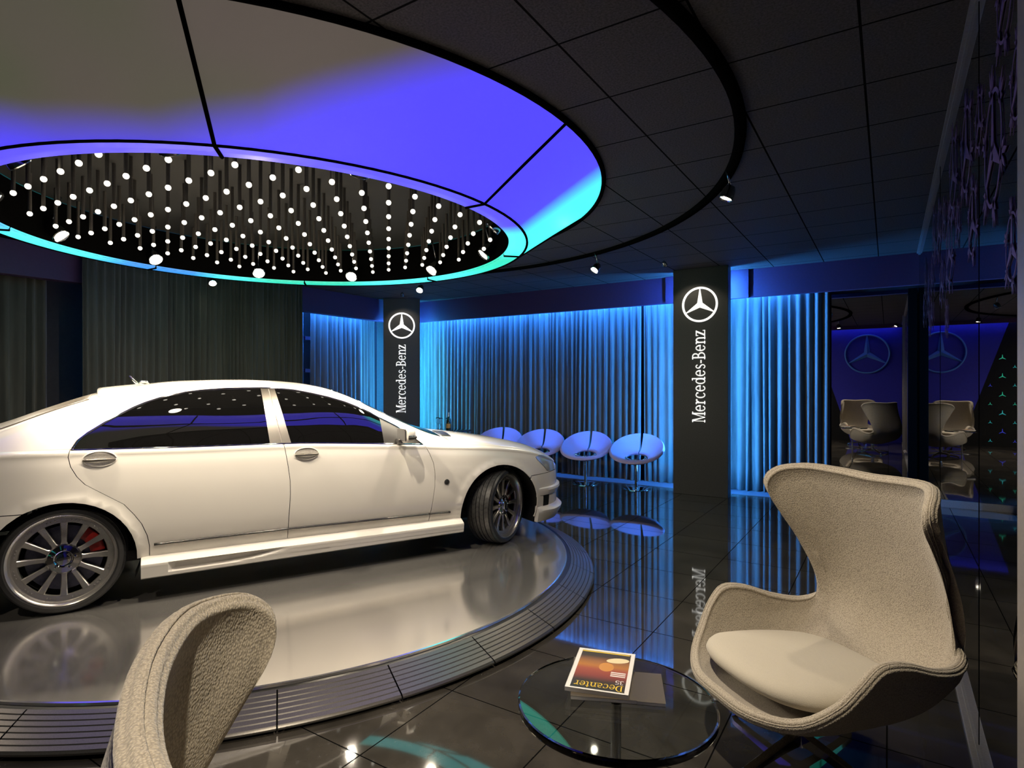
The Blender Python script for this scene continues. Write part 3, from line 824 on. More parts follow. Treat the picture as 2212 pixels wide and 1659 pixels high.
# upper body (roof, pillars)
f_zr = pchip([-.85, -.6, -.34, -.12, .07, .24, .49, .8, 1.2, 1.45, 1.60, 1.73, 1.85, 1.96, 2.11, 2.29, 2.46, 2.62],
             [.99, 1.005, 1.082, 1.178, 1.252, 1.306, 1.352, 1.377, 1.383, 1.364, 1.340, 1.303, 1.250, 1.188, 1.108, 1.020, .935, .89])
f_tr = pchip([-.85, -.6, -.34, .07, .49, 1.2, 1.6, 1.96, 2.29, 2.46, 2.62], [.80, .76, .70, .655, .640, .640, .650, .695, .765, .80, .83])
f_zc = pchip([-.85, -.75, -.41, -.17, .09, .31, .67, 1.07, 1.4, 1.65, 1.85, 2.0, 2.3, 2.62],
             [1.02, 1.02, 1.125, 1.222, 1.318, 1.376, 1.418, 1.428, 1.412, 1.370, 1.298, 1.228, 1.082, .972])
def ghpts(s):
    s = np.asarray(s, float)
    tb = f_W(s) - .062; zb = f_zs(s) - .006; tr = np.minimum(f_tr(s), tb - .01); zr = np.maximum(f_zr(s), zb + .004); zc = np.maximum(f_zc(s), zr + .004)
    D = zr - zb
    t = [tb, tb + (tr - tb) * .34 + .012, tb + (tr - tb) * .68 + .012, tr, tr - .07, tr * .55, tr * 0]
    z = [zb, zb + D * .36, zb + D * .72, zr, zr + (zc - zr) * .38, zr + (zc - zr) * .86, zc]
    return np.stack([np.stack(t, -1), np.stack(z, -1)], -1)
def house(s, v):
    s = np.asarray(s, float); v = np.asarray(v, float)
    p = catmull(ghpts(s), v)
    return np.stack([s, p[..., 0], p[..., 1]], -1)
VG = np.linspace(0, 3.6, 121)
def vg_of(s, z):
    zz = house(np.full(121, s), VG)[:, 2]
    return float(np.interp(z, zz, VG))

def inside(poly, x, y):
    px, py = poly[:, 0], poly[:, 1]; qx, qy = np.roll(px, -1), np.roll(py, -1)
    c = ((py > y) != (qy > y)) & (x < (qx - px) * (y - py) / (qy - py + 1e-12) + px)
    return c.sum() % 2 == 1
def densify(poly, step, closed=True):
    out = []
    n = len(poly)
    for i in range(n if closed else n - 1):
        a, b = np.array(poly[i], float), np.array(poly[(i + 1) % n], float)
        k = max(1, int(math.ceil(np.linalg.norm(b - a) / step)))
        for j in range(k): out.append(a + (b - a) * j / k)
    if not closed: out.append(np.array(poly[-1], float))
    return np.array(out)
def patch(name, poly, m, parent, surf=body, inv=v_of, off=0.0, step=.045, side=1, thick=.010, sharp=35, cover=None):
    """panel cut to an outline given as (s, z) and laid on the body skin; side=1 right, -1 left"""
    P = densify(poly, step * .8)
    uv = np.array([(s, inv(s, z)) for s, z in P])
    K = .16
    q = uv * (1, K)
    lo, hi = q.min(0), q.max(0)
    inner = []
    nx, ny = int((hi[0] - lo[0]) / step) + 1, int((hi[1] - lo[1]) / (step * .8)) + 1
    for i in range(nx + 1):
        for j in range(ny + 1):
            x = lo[0] + (i + .5 + .25 * (j % 2)) * step; y = lo[1] + (j + .5) * step * .8
            if inside(q, x, y) and np.min(np.hypot(q[:, 0] - x, q[:, 1] - y)) > step * .42: inner.append((x, y))
    allp = [Vector(p) for p in q] + [Vector(p) for p in inner]
    nb = len(q)
    vs, es, fs, *_ = geometry.delaunay_2d_cdt(allp, [], [list(range(nb))], 1, 1e-7)
    vs = np.array([(v.x, v.y / K) for v in vs])
    e = 1e-3
    p = surf(vs[:, 0], vs[:, 1]); pu = surf(vs[:, 0] + e, vs[:, 1]) - surf(vs[:, 0] - e, vs[:, 1]); pv = surf(vs[:, 0], vs[:, 1] + e) - surf(vs[:, 0], vs[:, 1] - e)
    n = np.cross(pv, pu); ln = np.linalg.norm(n, axis=1, keepdims=True); n = n / np.maximum(ln, 1e-9)
    n = np.where((n[:, 1:2] < 0) & (np.abs(n[:, 2:3]) < .6), -n, n)
    p = p + n * off
    flip = np.array([1, -side, 1.0])
    pts = p * flip; nrm = n * flip
    bm = bmesh.new()
    V = [bm.verts.new(tuple(a)) for a in pts]
    for f in fs:
        try: bm.faces.new([V[i] for i in f])
        except ValueError: pass
    bm.normal_update()
    s_ = sum(f.normal.y * f.calc_area() for f in bm.faces)
    if s_ * (-side) < 0: bmesh.ops.reverse_faces(bm, faces=bm.faces[:])
    normals = [tuple(a) for a in nrm]
    if thick:
        bm.verts.index_update()
        be = [e_ for e_ in bm.edges if len(e_.link_faces) == 1]
        inn_ = {}
        def rimv(v):
            if v.index not in inn_:
                k = v.index; c_ = Vector(pts[k]); d_ = Vector(nrm[k]).normalized()
                inn_[k] = (bm.verts.new(c_), bm.verts.new(c_ - d_ * thick)); normals.append(None); normals.append(None)
            return inn_[v.index]
        for e_ in be:
            l = e_.link_loops[0]; a_, b_ = l.vert, l.link_loop_next.vert
            (a0, a1), (b0, b1) = rimv(a_), rimv(b_)
            f = bm.faces.new((b0, a0, a1, b1)); f.normal_update()
            for q_ in (a0, a1, b0, b1): q_.normal = f.normal
        extra_ = [tuple(v.normal) for v in list(bm.verts)[len(pts):]]
        normals = [n_ for n_ in normals if n_ is not None] + extra_
    me = bpy.data.meshes.new(name); bm.to_mesh(me); bm.free()
    me.polygons.foreach_set('use_smooth', [True] * len(me.polygons))
    me.materials.append(m)
    me.normals_split_custom_set_from_vertices(normals)
    o = bpy.data.objects.new(name, me); C.objects.link(o); o.parent = parent
    return o
def sline(pts, surf=body, inv=v_of, off=.003, side=1, step=.03):
    """polyline (s, z) laid on the skin"""
    P = densify(pts, step, False)
    out = []
    for s, z in P:
        v = inv(s, z); a = surf(np.array([s]), np.array([v]))[0]
        out.append(Vector((a[0], -(a[1] + off) * side, a[2])))
    return out
def arch(cs, cz, ra, a0, a1, n=22):
    return [(cs + ra * math.cos(R(a0 + (a1 - a0) * i / n)), cz + ra * math.sin(R(a0 + (a1 - a0) * i / n))) for i in range(n + 1)]
def zsh(s): return float(f_zs(s)) - .0005
gap = .0022
seamR = [(.031, .984), (.025, .945), (.038, .888), (.070, .826), (.111, .776), (.187, .722), (.308, .637), (.360, .570), (.402, .504), (.432, .424), (.444, .354), (.444, .280)]
seamB = [(1.262, .962), (1.285, .80), (1.297, .70), (1.298, .60), (1.292, .50), (1.288, .40), (1.285, .277)]
seamF = [(2.335, .903), (2.372, .83), (2.403, .749), (2.413, .66), (2.409, .56), (2.392, .43), (2.379, .338), (2.371, .268)]
def sh(L, d): return [(a + d, b) for a, b in L]
def top(s0, s1, n=14): return [(s0 + (s1 - s0) * i / n, zsh(s0 + (s1 - s0) * i / n)) for i in range(n + 1)]
def bot(s0, s1, n=6): return [(s0 + (s1 - s0) * i / n, float(f_zb(s0 + (s1 - s0) * i / n))) for i in range(n + 1)]
for side in (1, -1):
    nm = '' 
    # rear quarter with wheel arch
    ra = arch(0, .30, .378, -3, 183)
    quarter = [(.444 - gap, .280)] + [(.385, .28)] + ra + [(-.38, .628 - .30)] + [(-.31, .627), (-1.128, .627)] + [(-1.13, .895)] + top(-1.13, .031 - gap) + sh(seamR, -gap)[1:-1]
    ra2 = [p for p in ra if p[1] < .632 or p[0] > 0]
    ra_q = [p for p in ra if p[0] > 0 or p[1] > .632]
    quarter = [(.444 - gap, .280), (.383, .280)] + ra_q + [(-.184, .632), (-1.13, .632)] + top(-1.13, .031 - gap) + sh(seamR, -gap)[1:-1]
    patch('rear_quarter_panel', quarter, M['paint'], CAR, side=side)
    ra_b = [p for p in ra if p[0] < 0 and p[1] < .620]
    rb = [(-.190, .627)] + ra_b + bot(-.385, -1.13)[1:] + [(-1.13, .627)]
    patch('rear_bumper', [(p[0], p[1]) for p in rb], M['paint'], CAR, side=side)
    d1 = sh(seamR, gap) + bot(.444 + gap, 1.285 - gap)[1:-1] + sh(seamB, -gap)[::-1] + top(1.262 - gap, .031 + gap)[1:-1]
    patch('rear_door', d1, M['paint'], CAR, side=side)
    d2 = sh(seamB, gap) + bot(1.285 + gap, 2.371 - gap)[1:-1] + sh(seamF, -gap)[::-1] + top(2.335 - gap, 1.262 + gap)[1:-1]
    patch('front_door', d2, M['paint'], CAR, side=side)
    fa = arch(3.03, .315, .380, 188, 40)
    fen = sh(seamF, gap) + [(2.648, .262)] + fa + [(3.335, .578), (3.68, .590)] + top(3.72, 2.335 + gap, 20)
    patch('front_fender', fen, M['paint'], CAR, side=side)
    fb = arch(3.03, .315, .380, 40, -20)
    bum = [(3.335, .572)] + fb[1:] + bot(3.42, 3.925)[1:] + [(3.927, .58)] + [(3.66, .585)]
    patch('front_bumper', bum, M['paint'], CAR, side=side)
    # dark inner skin closes the gaps
    ir = arch(0, .30, .392, 183, -3); jf = arch(3.03, .315, .394, 188, -20)
    dark = [(-1.10, .25)] + bot(-1.0, -.40)[0:] + ir + bot(.40, 2.62, 10) + jf + bot(3.42, 3.9)[1:] + top(3.9, -1.10, 50)
    patch('inner_body', dark, M['car_black'], CAR, side=side, off=-.016, thick=0, step=.09)
# hood, boot lid
def deck(name, s0, s1, v0, v1, m, ns, nv, off=0.0, fn=body, both=True, extra=0.0):
    ss = np.linspace(s0, s1, ns); vv = np.linspace(v0, v1, nv)
    Sg, Vg = np.meshgrid(ss, vv, indexing='ij')
    P = fn(Sg, Vg); P[..., 2] += off
    Lf = P.copy(); Pr = P.copy(); Pr[..., 1] *= -1
    full = np.concatenate([Pr, Lf[:, ::-1][:, 1:]], 1)
    bm = bmesh.new(); grid_surf(bm, full)
    o = obj(name, bm, m, CAR, True)
    md = o.modifiers.new('thickness', 'SOLIDIFY'); md.thickness = .008; md.offset = -1
    return o
ns_ = np.concatenate([np.linspace(2.34, 3.7, 40), 3.93 - .23 * np.cos(np.linspace(0, PI / 2, 14))[1:]])
def deck2(name, ss, v0, v1, m, nv, off=0.0, fn=body):
    vv = np.linspace(v0, v1, nv)
    Sg, Vg = np.meshgrid(ss, vv, indexing='ij'); P = fn(Sg, Vg); P[..., 2] += off
    Pr = P.copy(); Pr[..., 1] *= -1
    bm = bmesh.new(); grid_surf(bm, np.concatenate([Pr, P[:, ::-1][:, 1:]], 1))
    o = obj(name, bm, m, CAR, True)
    md = o.modifiers.new('thickness', 'SOLIDIFY'); md.thickness = .008; md.offset = -1
    return o
deck2('bonnet', ns_, 6.0, 8.0, M['paint'], 18)
deck2('boot_lid', np.concatenate([-1.13 + .12 * (1 - np.cos(np.linspace(0, PI / 2, 8))), np.linspace(-.98, -.5, 14)]), 6.0, 8.0, M['paint'], 18)
# roof and pillars as one skin
deck2('roof', np.concatenate([np.linspace(-.85, 1.4, 70), np.linspace(1.42, 2.60, 50)]), 0.0, 6.0, M['paint'], 44, fn=house)
# front face, closed underneath
bm = bmesh.new()
ss = np.linspace(-1.1, 3.9, 60)
box(bm, (-1.0, -.50, .17), (3.7, .50, .24)); box(bm, (.41, -.86, .19), (2.62, .86, .5))
obj('underbody', bm, M['car_black'], CAR, False)
# windscreen and rear window
deck2('windscreen', np.linspace(1.70, 2.55, 30), 4.1, 6.0, M['car_glass'], 14, off=.004, fn=house)
deck2('rear_window', np.linspace(-.74, .10, 26), 4.0, 6.0, M['bronze_glass'], 14, off=.005, fn=house)
# side windows
DLO = [(.040, .990), (.065, 1.038), (.114, 1.083), (.198, 1.142), (.274, 1.189), (.354, 1.235), (.416, 1.264), (.498, 1.294), (.652, 1.331), (.755, 1.345), (.915, 1.357), (1.141, 1.361), (1.256, 1.357), (1.374, 1.343), (1.493, 1.319), (1.615, 1.289),
       (1.741, 1.250), (1.840, 1.209), (1.933, 1.166), (2.043, 1.102), (2.137, 1.050), (2.249, .966), (2.325, .903)]
sD = np.array([p[0] for p in DLO]); zD = np.array([p[1] for p in DLO])
def dtop(s): return float(np.interp(s, sD, zD))
def bl(s): return float(f_zs(s)) - .004
def dl(s0, s1, n=16, d=0): return [(s0 + (s1 - s0) * i / n, dtop(s0 + (s1 - s0) * i / n) - d) for i in range(n + 1)]
def bb(s0, s1, n=8): return [(s0 + (s1 - s0) * i / n, bl(s0 + (s1 - s0) * i / n)) for i in range(n + 1)]
kw = dict(surf=house, inv=vg_of, thick=.003)
for side in (1, -1):
    rw = bb(.045, 1.172) + dl(1.138, .045, 30)[:-1]
    patch('rear_side_window', rw, M['car_glass'], CAR, off=.004, side=side, **kw)
    fw = bb(1.315, 2.008) + dl(2.008, 1.232, 24)
    patch('front_side_window', fw, M['car_glass'], CAR, off=.004, side=side, **kw)
    bp = [(1.172, bl(1.172)), (1.252, bl(1.25)), (1.188, dtop(1.188)), (1.138, dtop(1.138))]
    patch('centre_pillar', bp, M['pillar_trim'], CAR, off=.006, side=side, **kw)
    bp = [(1.257, bl(1.257)), (1.315, bl(1.315)), (1.232, dtop(1.232)), (1.193, dtop(1.193))]
    patch('centre_pillar', bp, M['pillar_trim'], CAR, off=.006, side=side, **kw)
    tri = bb(2.008, 2.318, 6) + dl(2.318, 2.008, 8)
    patch('mirror_triangle', tri, M['triangle'], CAR, off=.005, side=side, **kw)
    bm = tube(bmesh.new(), sline(DLO + [(2.328, .898)], house, vg_of, .006, side), .0065, 8)
    obj('window_chrome', bm, M['chrome'], CAR)
    bm = tube(bmesh.new(), sline([(.035, .985)] + bb(.05, 2.33, 12), house, vg_of, .008, side), .0085, 8)
    obj('belt_chrome', bm, M['chrome'], CAR)
    # lower door strip
    bm = tube(bmesh.new(), sline([(.469, .359), (1.284, .357), (2.379, .341)], off=.004, side=side), .008, 8); obj('door_strip', bm, M['car_trim'], CAR)
    bm = tube(bmesh.new(), sline([(2.385, .341), (2.555, .337)], off=.004, side=side), .008, 8); obj('door_strip', bm, M['car_trim'], CAR)
    # door handles
    for (s0, z0, a, b_) in ((.182, .925, .086, .046), (1.413, .885, .083, .043)):
        dish = [(s0 + a * math.cos(t), z0 + b_ * math.sin(t)) for t in np.linspace(0, 2 * PI, 28, endpoint=False)]
        h = patch('door_handle', dish, M['handle'], CAR, off=.002, side=side, step=.02, thick=.004)
        obj('handle_bowl_rim', tube(bmesh.new(), sline(dish + dish[:1], off=.003, side=side, step=.012), .004, 6), M['paint'], h)
        bar = sline([(s0 - a * .97, z0 - .004), (s0 + a * .97, z0 - .004)], off=.012, side=side, step=.02)
        bm = bmesh.new()
        rr_ = [.007 + .004 * math.sin(PI * i / (len(bar) - 1)) for i in range(len(bar))]
        bar = [p + Vector((0, -side * .014 * math.sin(PI * i / (len(bar) - 1)), 0)) for i, p in enumerate(bar)]
        tube(bm, bar, rr_, 10)
        obj('handle_bar', bm, M['pillar_trim'], h)
    # round badge on the fender
    p = sline([(2.516, .591), (2.517, .591)], off=.001, side=side)[0]
    bm = lathe(bmesh.new(), [(0, .006), (.018, .005), (.022, .002), (.022, -.002)], 24, mtx=frame_mtx(p, (1, 0, 0), (0, 0, 1)) if side == 1 else frame_mtx(p, (-1, 0, 0), (0, 0, 1)))
    obj('fender_badge', bm, M['car_black'], CAR)
    # headlight, bumper vent
    hl = [(3.405, .735), (3.45, .752), (3.52, .742), (3.60, .712), (3.68, .668), (3.74, .62), (3.76, .592), (3.60, .592), (3.545, .604), (3.49, .655), (3.42, .712)]
    patch('headlight', [(s, min(z, zsh(s) - .004)) for s, z in hl], M['lens_clear'], CAR, off=.004, side=side, step=.03)
    vt = [(3.488, .424), (3.572, .420), (3.565, .272), (3.495, .270)]
    patch('bumper_vent', vt, M['mesh_grille'], CAR, off=.003, side=side, step=.03)
    tl = [(-1.10, .86), (-.86, .90), (-.80, .86), (-.86, .72), (-1.12, .68)]
    patch('tail_lamp', tl, M['lens_red'], CAR, off=.004, side=side, step=.03)
    # side skirt with scooped recess
    ss = np.concatenate([[.398], np.linspace(.402, 2.652, 110), [2.656]])
    prof = [(.880, .288), (.925, .274), (.968, .249), (.970, .238)] + [(.969 - .006 * i / 8, .238 - .075 * i / 8) for i in range(1, 9)] + [(.952, .155), (.86, .150)]
    Pk = []
    for i, s in enumerate(ss):
        row = []
        for t, z in prof:
            dt = 0
            if .56 < s < 1.30 and .16 < z < .25:
                low = .182 + .055 * max(0, (s - .85) / .45) ** 1.6
                fr = max(0, min(1, (z - low) / .014)) * max(0, min(1, (.243 - z) / .006)) * max(0, min(1, (s - .56) / .012)) * max(0, min(1, (1.30 - s) / .25))
                dt = -.034 * fr
            zz = z + .010 * (s - .4) / 2.25 * (1 if z < .2 else -.6)
            row.append((s, -(t + dt) * side, zz))
        Pk.append(row)
    bm = bmesh.new(); V = grid_surf(bm, Pk)
    bm.faces.new(V[0]); bm.faces.new(V[-1])
    obj('side_skirt', bm, M['paint'], CAR, sharp=28)
    # bumper rib and splitter sweep round the corner
    def corner(off, s0, s1, n=40):
        out = []
        sA = np.concatenate([np.linspace(s0, 3.6, 8), 3.932 - (3.932 - 3.6) * np.cos(np.linspace(0, PI / 2, n))[1:]])
        W_ = f_W(np.minimum(sA, 3.9349))
        for s, w_ in zip(sA, W_): out.append((float(s), float(w_)))
        return out
    def sweep(prof, s0, name):
        path = corner(0, s0, 3.93); rows = []
        for i, (s, w_) in enumerate(path):
            a = path[max(i - 1, 0)]; b = path[min(i + 1, len(path) - 1)]
            tx, ty = b[0] - a[0], b[1] - a[1]; l = math.hypot(tx, ty) or 1; nx, ny = -ty / l, tx / l
            if nx < 0 or ny < 0: nx, ny = abs(nx), abs(ny)
            fade = min(1, i / 6)
            rows.append([(s + nx * (o if o < 0 else o * (.35 + .65 * fade)), -(w_ + ny * (o if o < 0 else o * (.35 + .65 * fade))) * side, z) for o, z in prof])
        bm = bmesh.new(); V = grid_surf(bm, rows, closed_v=True); bm.faces.new(V[0]); bm.faces.new(V[-1])
        obj(name, bm, M['paint'], CAR, sharp=30)
    sweep([(-.02, .462), (.028, .448), (.032, .428), (.012, .385), (-.02, .372)], 3.42, 'bumper_rib')
    sweep([(-.03, .292), (.022, .276), (.050, .252), (.046, .228), (.0, .150), (-.04, .150)], 3.415, 'front_splitter')
    # door mirror
    dm = thing('door_mirror', None, None); dm.parent = CAR; dm.location = (2.125, -side * .99, 1.0)
    bm = bmesh.new(); bmesh.ops.create_uvsphere(bm, u_segments=28, v_segments=18, radius=1)
    for v in bm.verts:
        x, y, z = v.co
        f = 1.0 if x > 0 else .38
        e = lambda q: math.copysign(abs(q) ** .72, q)
        v.co = (e(x) * .070 * f + .01, e(y) * .105, e(z) * .058 - .010 * (1 if z < 0 else 0) * abs(z))
    obj('mirror_shell', bm, M['paint'], dm)
    bm = bmesh.new(); prof = []
    for i in range(25):
        a = R(-100 + 200 * i / 24); prof.append(Vector((.012 + .074 * math.cos(a), -side * .108 * math.sin(a), -.022)))
    tube(bm, prof, .012, 8); obj('mirror_strip', bm, M['car_black'], dm)
    bm = bmesh.new(); tube(bm, [(p.x, p.y, p.z + .014) for p in prof], .004, 8); obj('mirror_chrome', bm, M['chrome'], dm)
    bm = bmesh.new(); tube(bm, [Vector((-.01, side * .02, -.045)), Vector((0, side * .085, -.062)), Vector((0, side * .14, -.070))], [.022, .026, .03], 10); obj('mirror_stalk', bm, M['car_trim'], dm)
    o = obj('mirror_face', BX((-.022, -.088, -.046), (-.016, .088, .044), .002), M['chrome'], dm, False)
# bonnet vents
for side in (1, -1):
    q = [(2.60, .62), (2.70, .70), (2.84, .26), (2.74, .20)]
    q = [(2.60, .60), (2.705, .61), (2.80, .22), (2.70, .20)]
    bm = bmesh.new()
    P = []
    for i in range(9):
        f = i / 8; row = []
        for j in range(5):
            g_ = j / 4
            a = np.array(q[0]) * (1 - f) + np.array(q[3]) * f; b = np.array(q[1]) * (1 - f) + np.array(q[2]) * f
            s_, t_ = a * (1 - g_) + b * g_
            vv = np.linspace(6, 8, 60); pt = body(np.full(60, s_), vv); z_ = np.interp(-t_, -pt[:, 1], pt[:, 2])
            row.append((s_, -t_ * side, z_ + .005))
        P.append(row)
    grid_surf(bm, P); o = obj('bonnet_vent', bm, M['mesh_grille'], CAR)
    md = o.modifiers.new('thickness', 'SOLIDIFY'); md.thickness = .004
# roof spoiler and aerial
ss = np.linspace(.40, .125, 12); P = []
for s in ss:
    f = (.40 - s) / .275; row = []
    for t in np.linspace(-.60, .60, 25):
        k = abs(t) / .60
        zt = float(f_zc(.40)) - .012 - .050 * k ** 2.2 - .030 * f ** 1.3 + .004
        sx = s + .03 * k ** 3 * f
        row.append((sx, t, zt))
    P.append(row)
bm = bmesh.new(); grid_surf(bm, P); o = obj('roof_spoiler', bm, M['paint'], CAR)
md = o.modifiers.new('thickness', 'SOLIDIFY'); md.thickness = .022; md.offset = 0
bm = bmesh.new(); tube(bm, [(.372, 0, 1.385), (.345, 0, 1.402), (.305, 0, 1.452)], [.010, .008, .006], 8)
tube(bm, [(.43, 0, 1.392), (.415, 0, 1.408), (.385, 0, 1.408), (.365, 0, 1.392)], [.006, .012, .012, .006], 10)
obj('aerial', bm, M['chrome'], CAR)
bm = BX((-1.136, -.31, .235), (-1.07, .31, .915), .02); obj('tail_panel', bm, M['paint'], CAR)
bm = BX((-1.142, -.26, .56), (-1.13, .26, .70), .006); obj('plate_recess', bm, M['car_trim'], CAR, False)
# front grille and number plate area (not seen from here)
bm = BX((3.86, -.33, .42), (3.945, .33, .60), .01); obj('front_grille', bm, M['car_trim'], CAR, False)

# wheels: axle along local y, outer face towards -y
def build_wheel(loc, steer, mirror):
    wh = bpy.data.objects.new('wheel', None); C.objects.link(wh); wh.parent = CAR; wh.location = loc; wh.rotation_euler = (0, 0, R(steer) + (PI if mirror else 0))
    mt = Matrix.Rotation(R(90), 4, 'X')          # lathe axis z -> -y
    RT, wd = .325, .25
    tp = [(.262, -.115), (.285, -.122), (.306, -.118), (.317, -.104)]
    gx = [-.104, -.066, -.062, -.022, -.018, .018, .022, .062, .066, .104]
    for i, a in enumerate(gx):
        pass
    prof = tp[:]
    for a, b in ((-.100, -.063), (-.055, -.021), (-.013, .013), (.021, .055), (.063, .100)):
        c = lambda q: RT - .006 * (abs(q) / .1) ** 3
        prof += [(c(a) - .007, a), (c(a), a + .001), (c(b), b - .001), (c(b) - .007, b)]
    prof += [(.317, .104), (.306, .118), (.285, .122), (.272, .115)]
    bm = lathe(bmesh.new(), prof, 96, mtx=mt); ty = obj('tyre', bm, M['rubber'], wh, sharp=35)
    bm = lathe(bmesh.new(), [(.262, -.10), (.258, .06), (.252, .085), (.262, .112), (.274, .119), (.276, .112), (.270, .10), (.262, -.10)], 96, mtx=mt)
    # inner step with a lip
    lathe(bm, [(.256, .084), (.222, .078), (.218, .066), (.222, .055)], 96, mtx=mt)
    obj('rim', bm, M['wheel_metal'], wh, sharp=40)
    bm = bmesh.new()
    for k in range(12):
        rm = mt @ Matrix.Rotation(2 * PI * k / 12, 4, 'Z')
        pts = [(.070, .024, .072, .040), (.10, .0135, .070, .040), (.15, .0145, .069, .042), (.20, .0175, .074, .05), (.222, .0195, .080, .055)]
        A = []
        for r, h_, zt, zb_ in pts:
            A.append([rm @ Vector((r, -h_, zb_)), rm @ Vector((r, -h_, zt - .004)), rm @ Vector((r, -h_ * .75, zt)), rm @ Vector((r, h_ * .75, zt)), rm @ Vector((r, h_, zt - .004)), rm @ Vector((r, h_, zb_))])
        grid_surf(bm, A)
        # small rim screws between the spokes
        for d in (-.085, 0, .085):
            a = 2 * PI * (k + .5) / 12 + d; m2 = mt @ Matrix.Rotation(a, 4, 'Z') @ Matrix.Translation((.238, 0, .080))
            lathe(bm, [(.0045, 0), (.0045, .004), (.0025, .005), (0, .004)], 8, mtx=m2)
    obj('spokes', bm, M['wheel_metal'], wh, sharp=35)
    bm = lathe(bmesh.new(), [(.092, .050), (.090, .072), (.082, .080), (.050, .084), (.040, .078), (.036, .086), (.030, .088), (0, .086)], 48, mtx=mt)
    for k in range(5):
        m2 = mt @ Matrix.Rotation(2 * PI * k / 5 + .2, 4, 'Z') @ Matrix.Translation((.060, 0, .080))
        lathe(bm, [(.008, 0), (.008, .007), (.005, .008), (.004, .004), (0, .004)], 8, mtx=m2)
    obj('hub_cap', bm, M['chrome'], wh, sharp=35)
    bm = lathe(bmesh.new(), [(.06, .012), (.06, .026), (.195, .026), (.197, .020), (.195, .012)], 72, mtx=mt)
    for k in range(24):
        for r in (.11, .145, .178):
            m2 = mt @ Matrix.Rotation(2 * PI * (k + r * 20) / 24, 4, 'Z') @ Matrix.Translation((r, 0, .0262))
            lathe(bm, [(0, .0004), (.004, .0002)], 6, mtx=m2)
    obj('brake_disc', bm, M['brake'], wh, sharp=40)
    bm = lathe(bmesh.new(), [(.130, -.01), (.130, .036), (.145, .043), (.19, .043), (.205, .034), (.205, -.01)], 14, R(2), R(58), mtx=mt @ (Matrix.Rotation(R(5), 4, 'Z')))
    obj('brake_caliper', bm, M['caliper'], wh, sharp=40)
    bm = lathe(bmesh.new(), [(0, -.05), (.24, -.05), (.25, -.09)], 48, mtx=mt); obj('wheel_back', bm, M['car_black'], wh)
    return wh
M['rubber'] = noise_var(mat('tyre_rubber', (0.022, 0.022, 0.022), 0.42, spec=0.5), 40, .15)
M['wheel_metal'] = noise_var(mat('brushed_wheel_metal', (0.46, 0.44, 0.41), 0.25, 0.75), 300, .06)
def tread(m):
    nt = m.node_tree; p = nt.nodes['Principled BSDF']
    tc = _n(nt, 'ShaderNodeTexCoord'); sep = _n(nt, 'ShaderNodeSeparateXYZ'); nt.links.new(tc.outputs['Object'], sep.inputs[0])
    at = _n(nt, 'ShaderNodeMath', operation='ARCTAN2'); nt.links.new(sep.outputs[0], at.inputs[0]); nt.links.new(sep.outputs[2], at.inputs[1])
    ab = _n(nt, 'ShaderNodeMath', operation='PINGPONG'); ab.inputs[1].default_value = .042; nt.links.new(sep.outputs[1], ab.inputs[0])
    k = _n(nt, 'ShaderNodeMath', operation='MULTIPLY'); k.inputs[1].default_value = 2.2; nt.links.new(ab.outputs[0], k.inputs[0])
    su = _n(nt, 'ShaderNodeMath', operation='ADD'); nt.links.new(at.outputs[0], su.inputs[0]); nt.links.new(k.outputs[0], su.inputs[1])
    pp = _n(nt, 'ShaderNodeMath', operation='PINGPONG'); pp.inputs[1].default_value = 2 * PI / 52 / 2; nt.links.new(su.outputs[0], pp.inputs[0])
    lt = _n(nt, 'ShaderNodeMath', operation='LESS_THAN'); lt.inputs[1].default_value = .011; nt.links.new(pp.outputs[0], lt.inputs[0])
    # only on the tread and shoulder
    cb = _n(nt, 'ShaderNodeCombineXYZ'); nt.links.new(sep.outputs[0], cb.inputs[0]); nt.links.new(sep.outputs[2], cb.inputs[2])
    ln = _n(nt, 'ShaderNodeVectorMath', operation='LENGTH'); nt.links.new(cb.outputs[0], ln.inputs[0])
    gt = _n(nt, 'ShaderNodeMath', operation='GREATER_THAN'); gt.inputs[1].default_value = .307; nt.links.new(ln.outputs['Value'], gt.inputs[0])
    mu = _n(nt, 'ShaderNodeMath', operation='MULTIPLY'); nt.links.new(lt.outputs[0], mu.inputs[0]); nt.links.new(gt.outputs[0], mu.inputs[1])
    b = _n(nt, 'ShaderNodeBump'); b.invert = True; b.inputs['Strength'].default_value = 1; b.inputs['Distance'].default_value = .006
    nt.links.new(mu.outputs[0], b.inputs['Height']); nt.links.new(b.outputs[0], p.inputs['Normal'])
    mx = _n(nt, 'ShaderNodeMix', data_type='RGBA'); nt.links.new(mu.outputs[0], mx.inputs['Factor'])
    src = p.inputs['Base Color'].links[0].from_socket; nt.links.new(src, mx.inputs[6]); mx.inputs[7].default_value = (.003, .003, .003, 1); nt.links.new(mx.outputs[2], p.inputs['Base Color'])
tread(M['rubber'])
for (x, y, st, mi) in ((0, -.79, 0, False), (3.062, -.795, 31, False), (0, .79, 0, True), (3.03, .775, 30, True)):
    build_wheel((x, y, .3255), st, mi)
    s_ = -1 if y < 0 else 1
    # wheel well liner
    bm = lathe(bmesh.new(), [(.40, -.16 if x == 0 else -.20), (.40, .07)], 32, R(-25), R(205), mtx=Matrix.Translation((x, y - s_ * 0.0, .305)) @ Matrix.Rotation(R(90 if s_ < 0 else -90), 4, 'X') @ (Matrix.Identity(4) if s_ < 0 else Matrix.Rotation(PI, 4, 'Z')))
    obj('wheel_well', bm, M['car_black'], CAR)

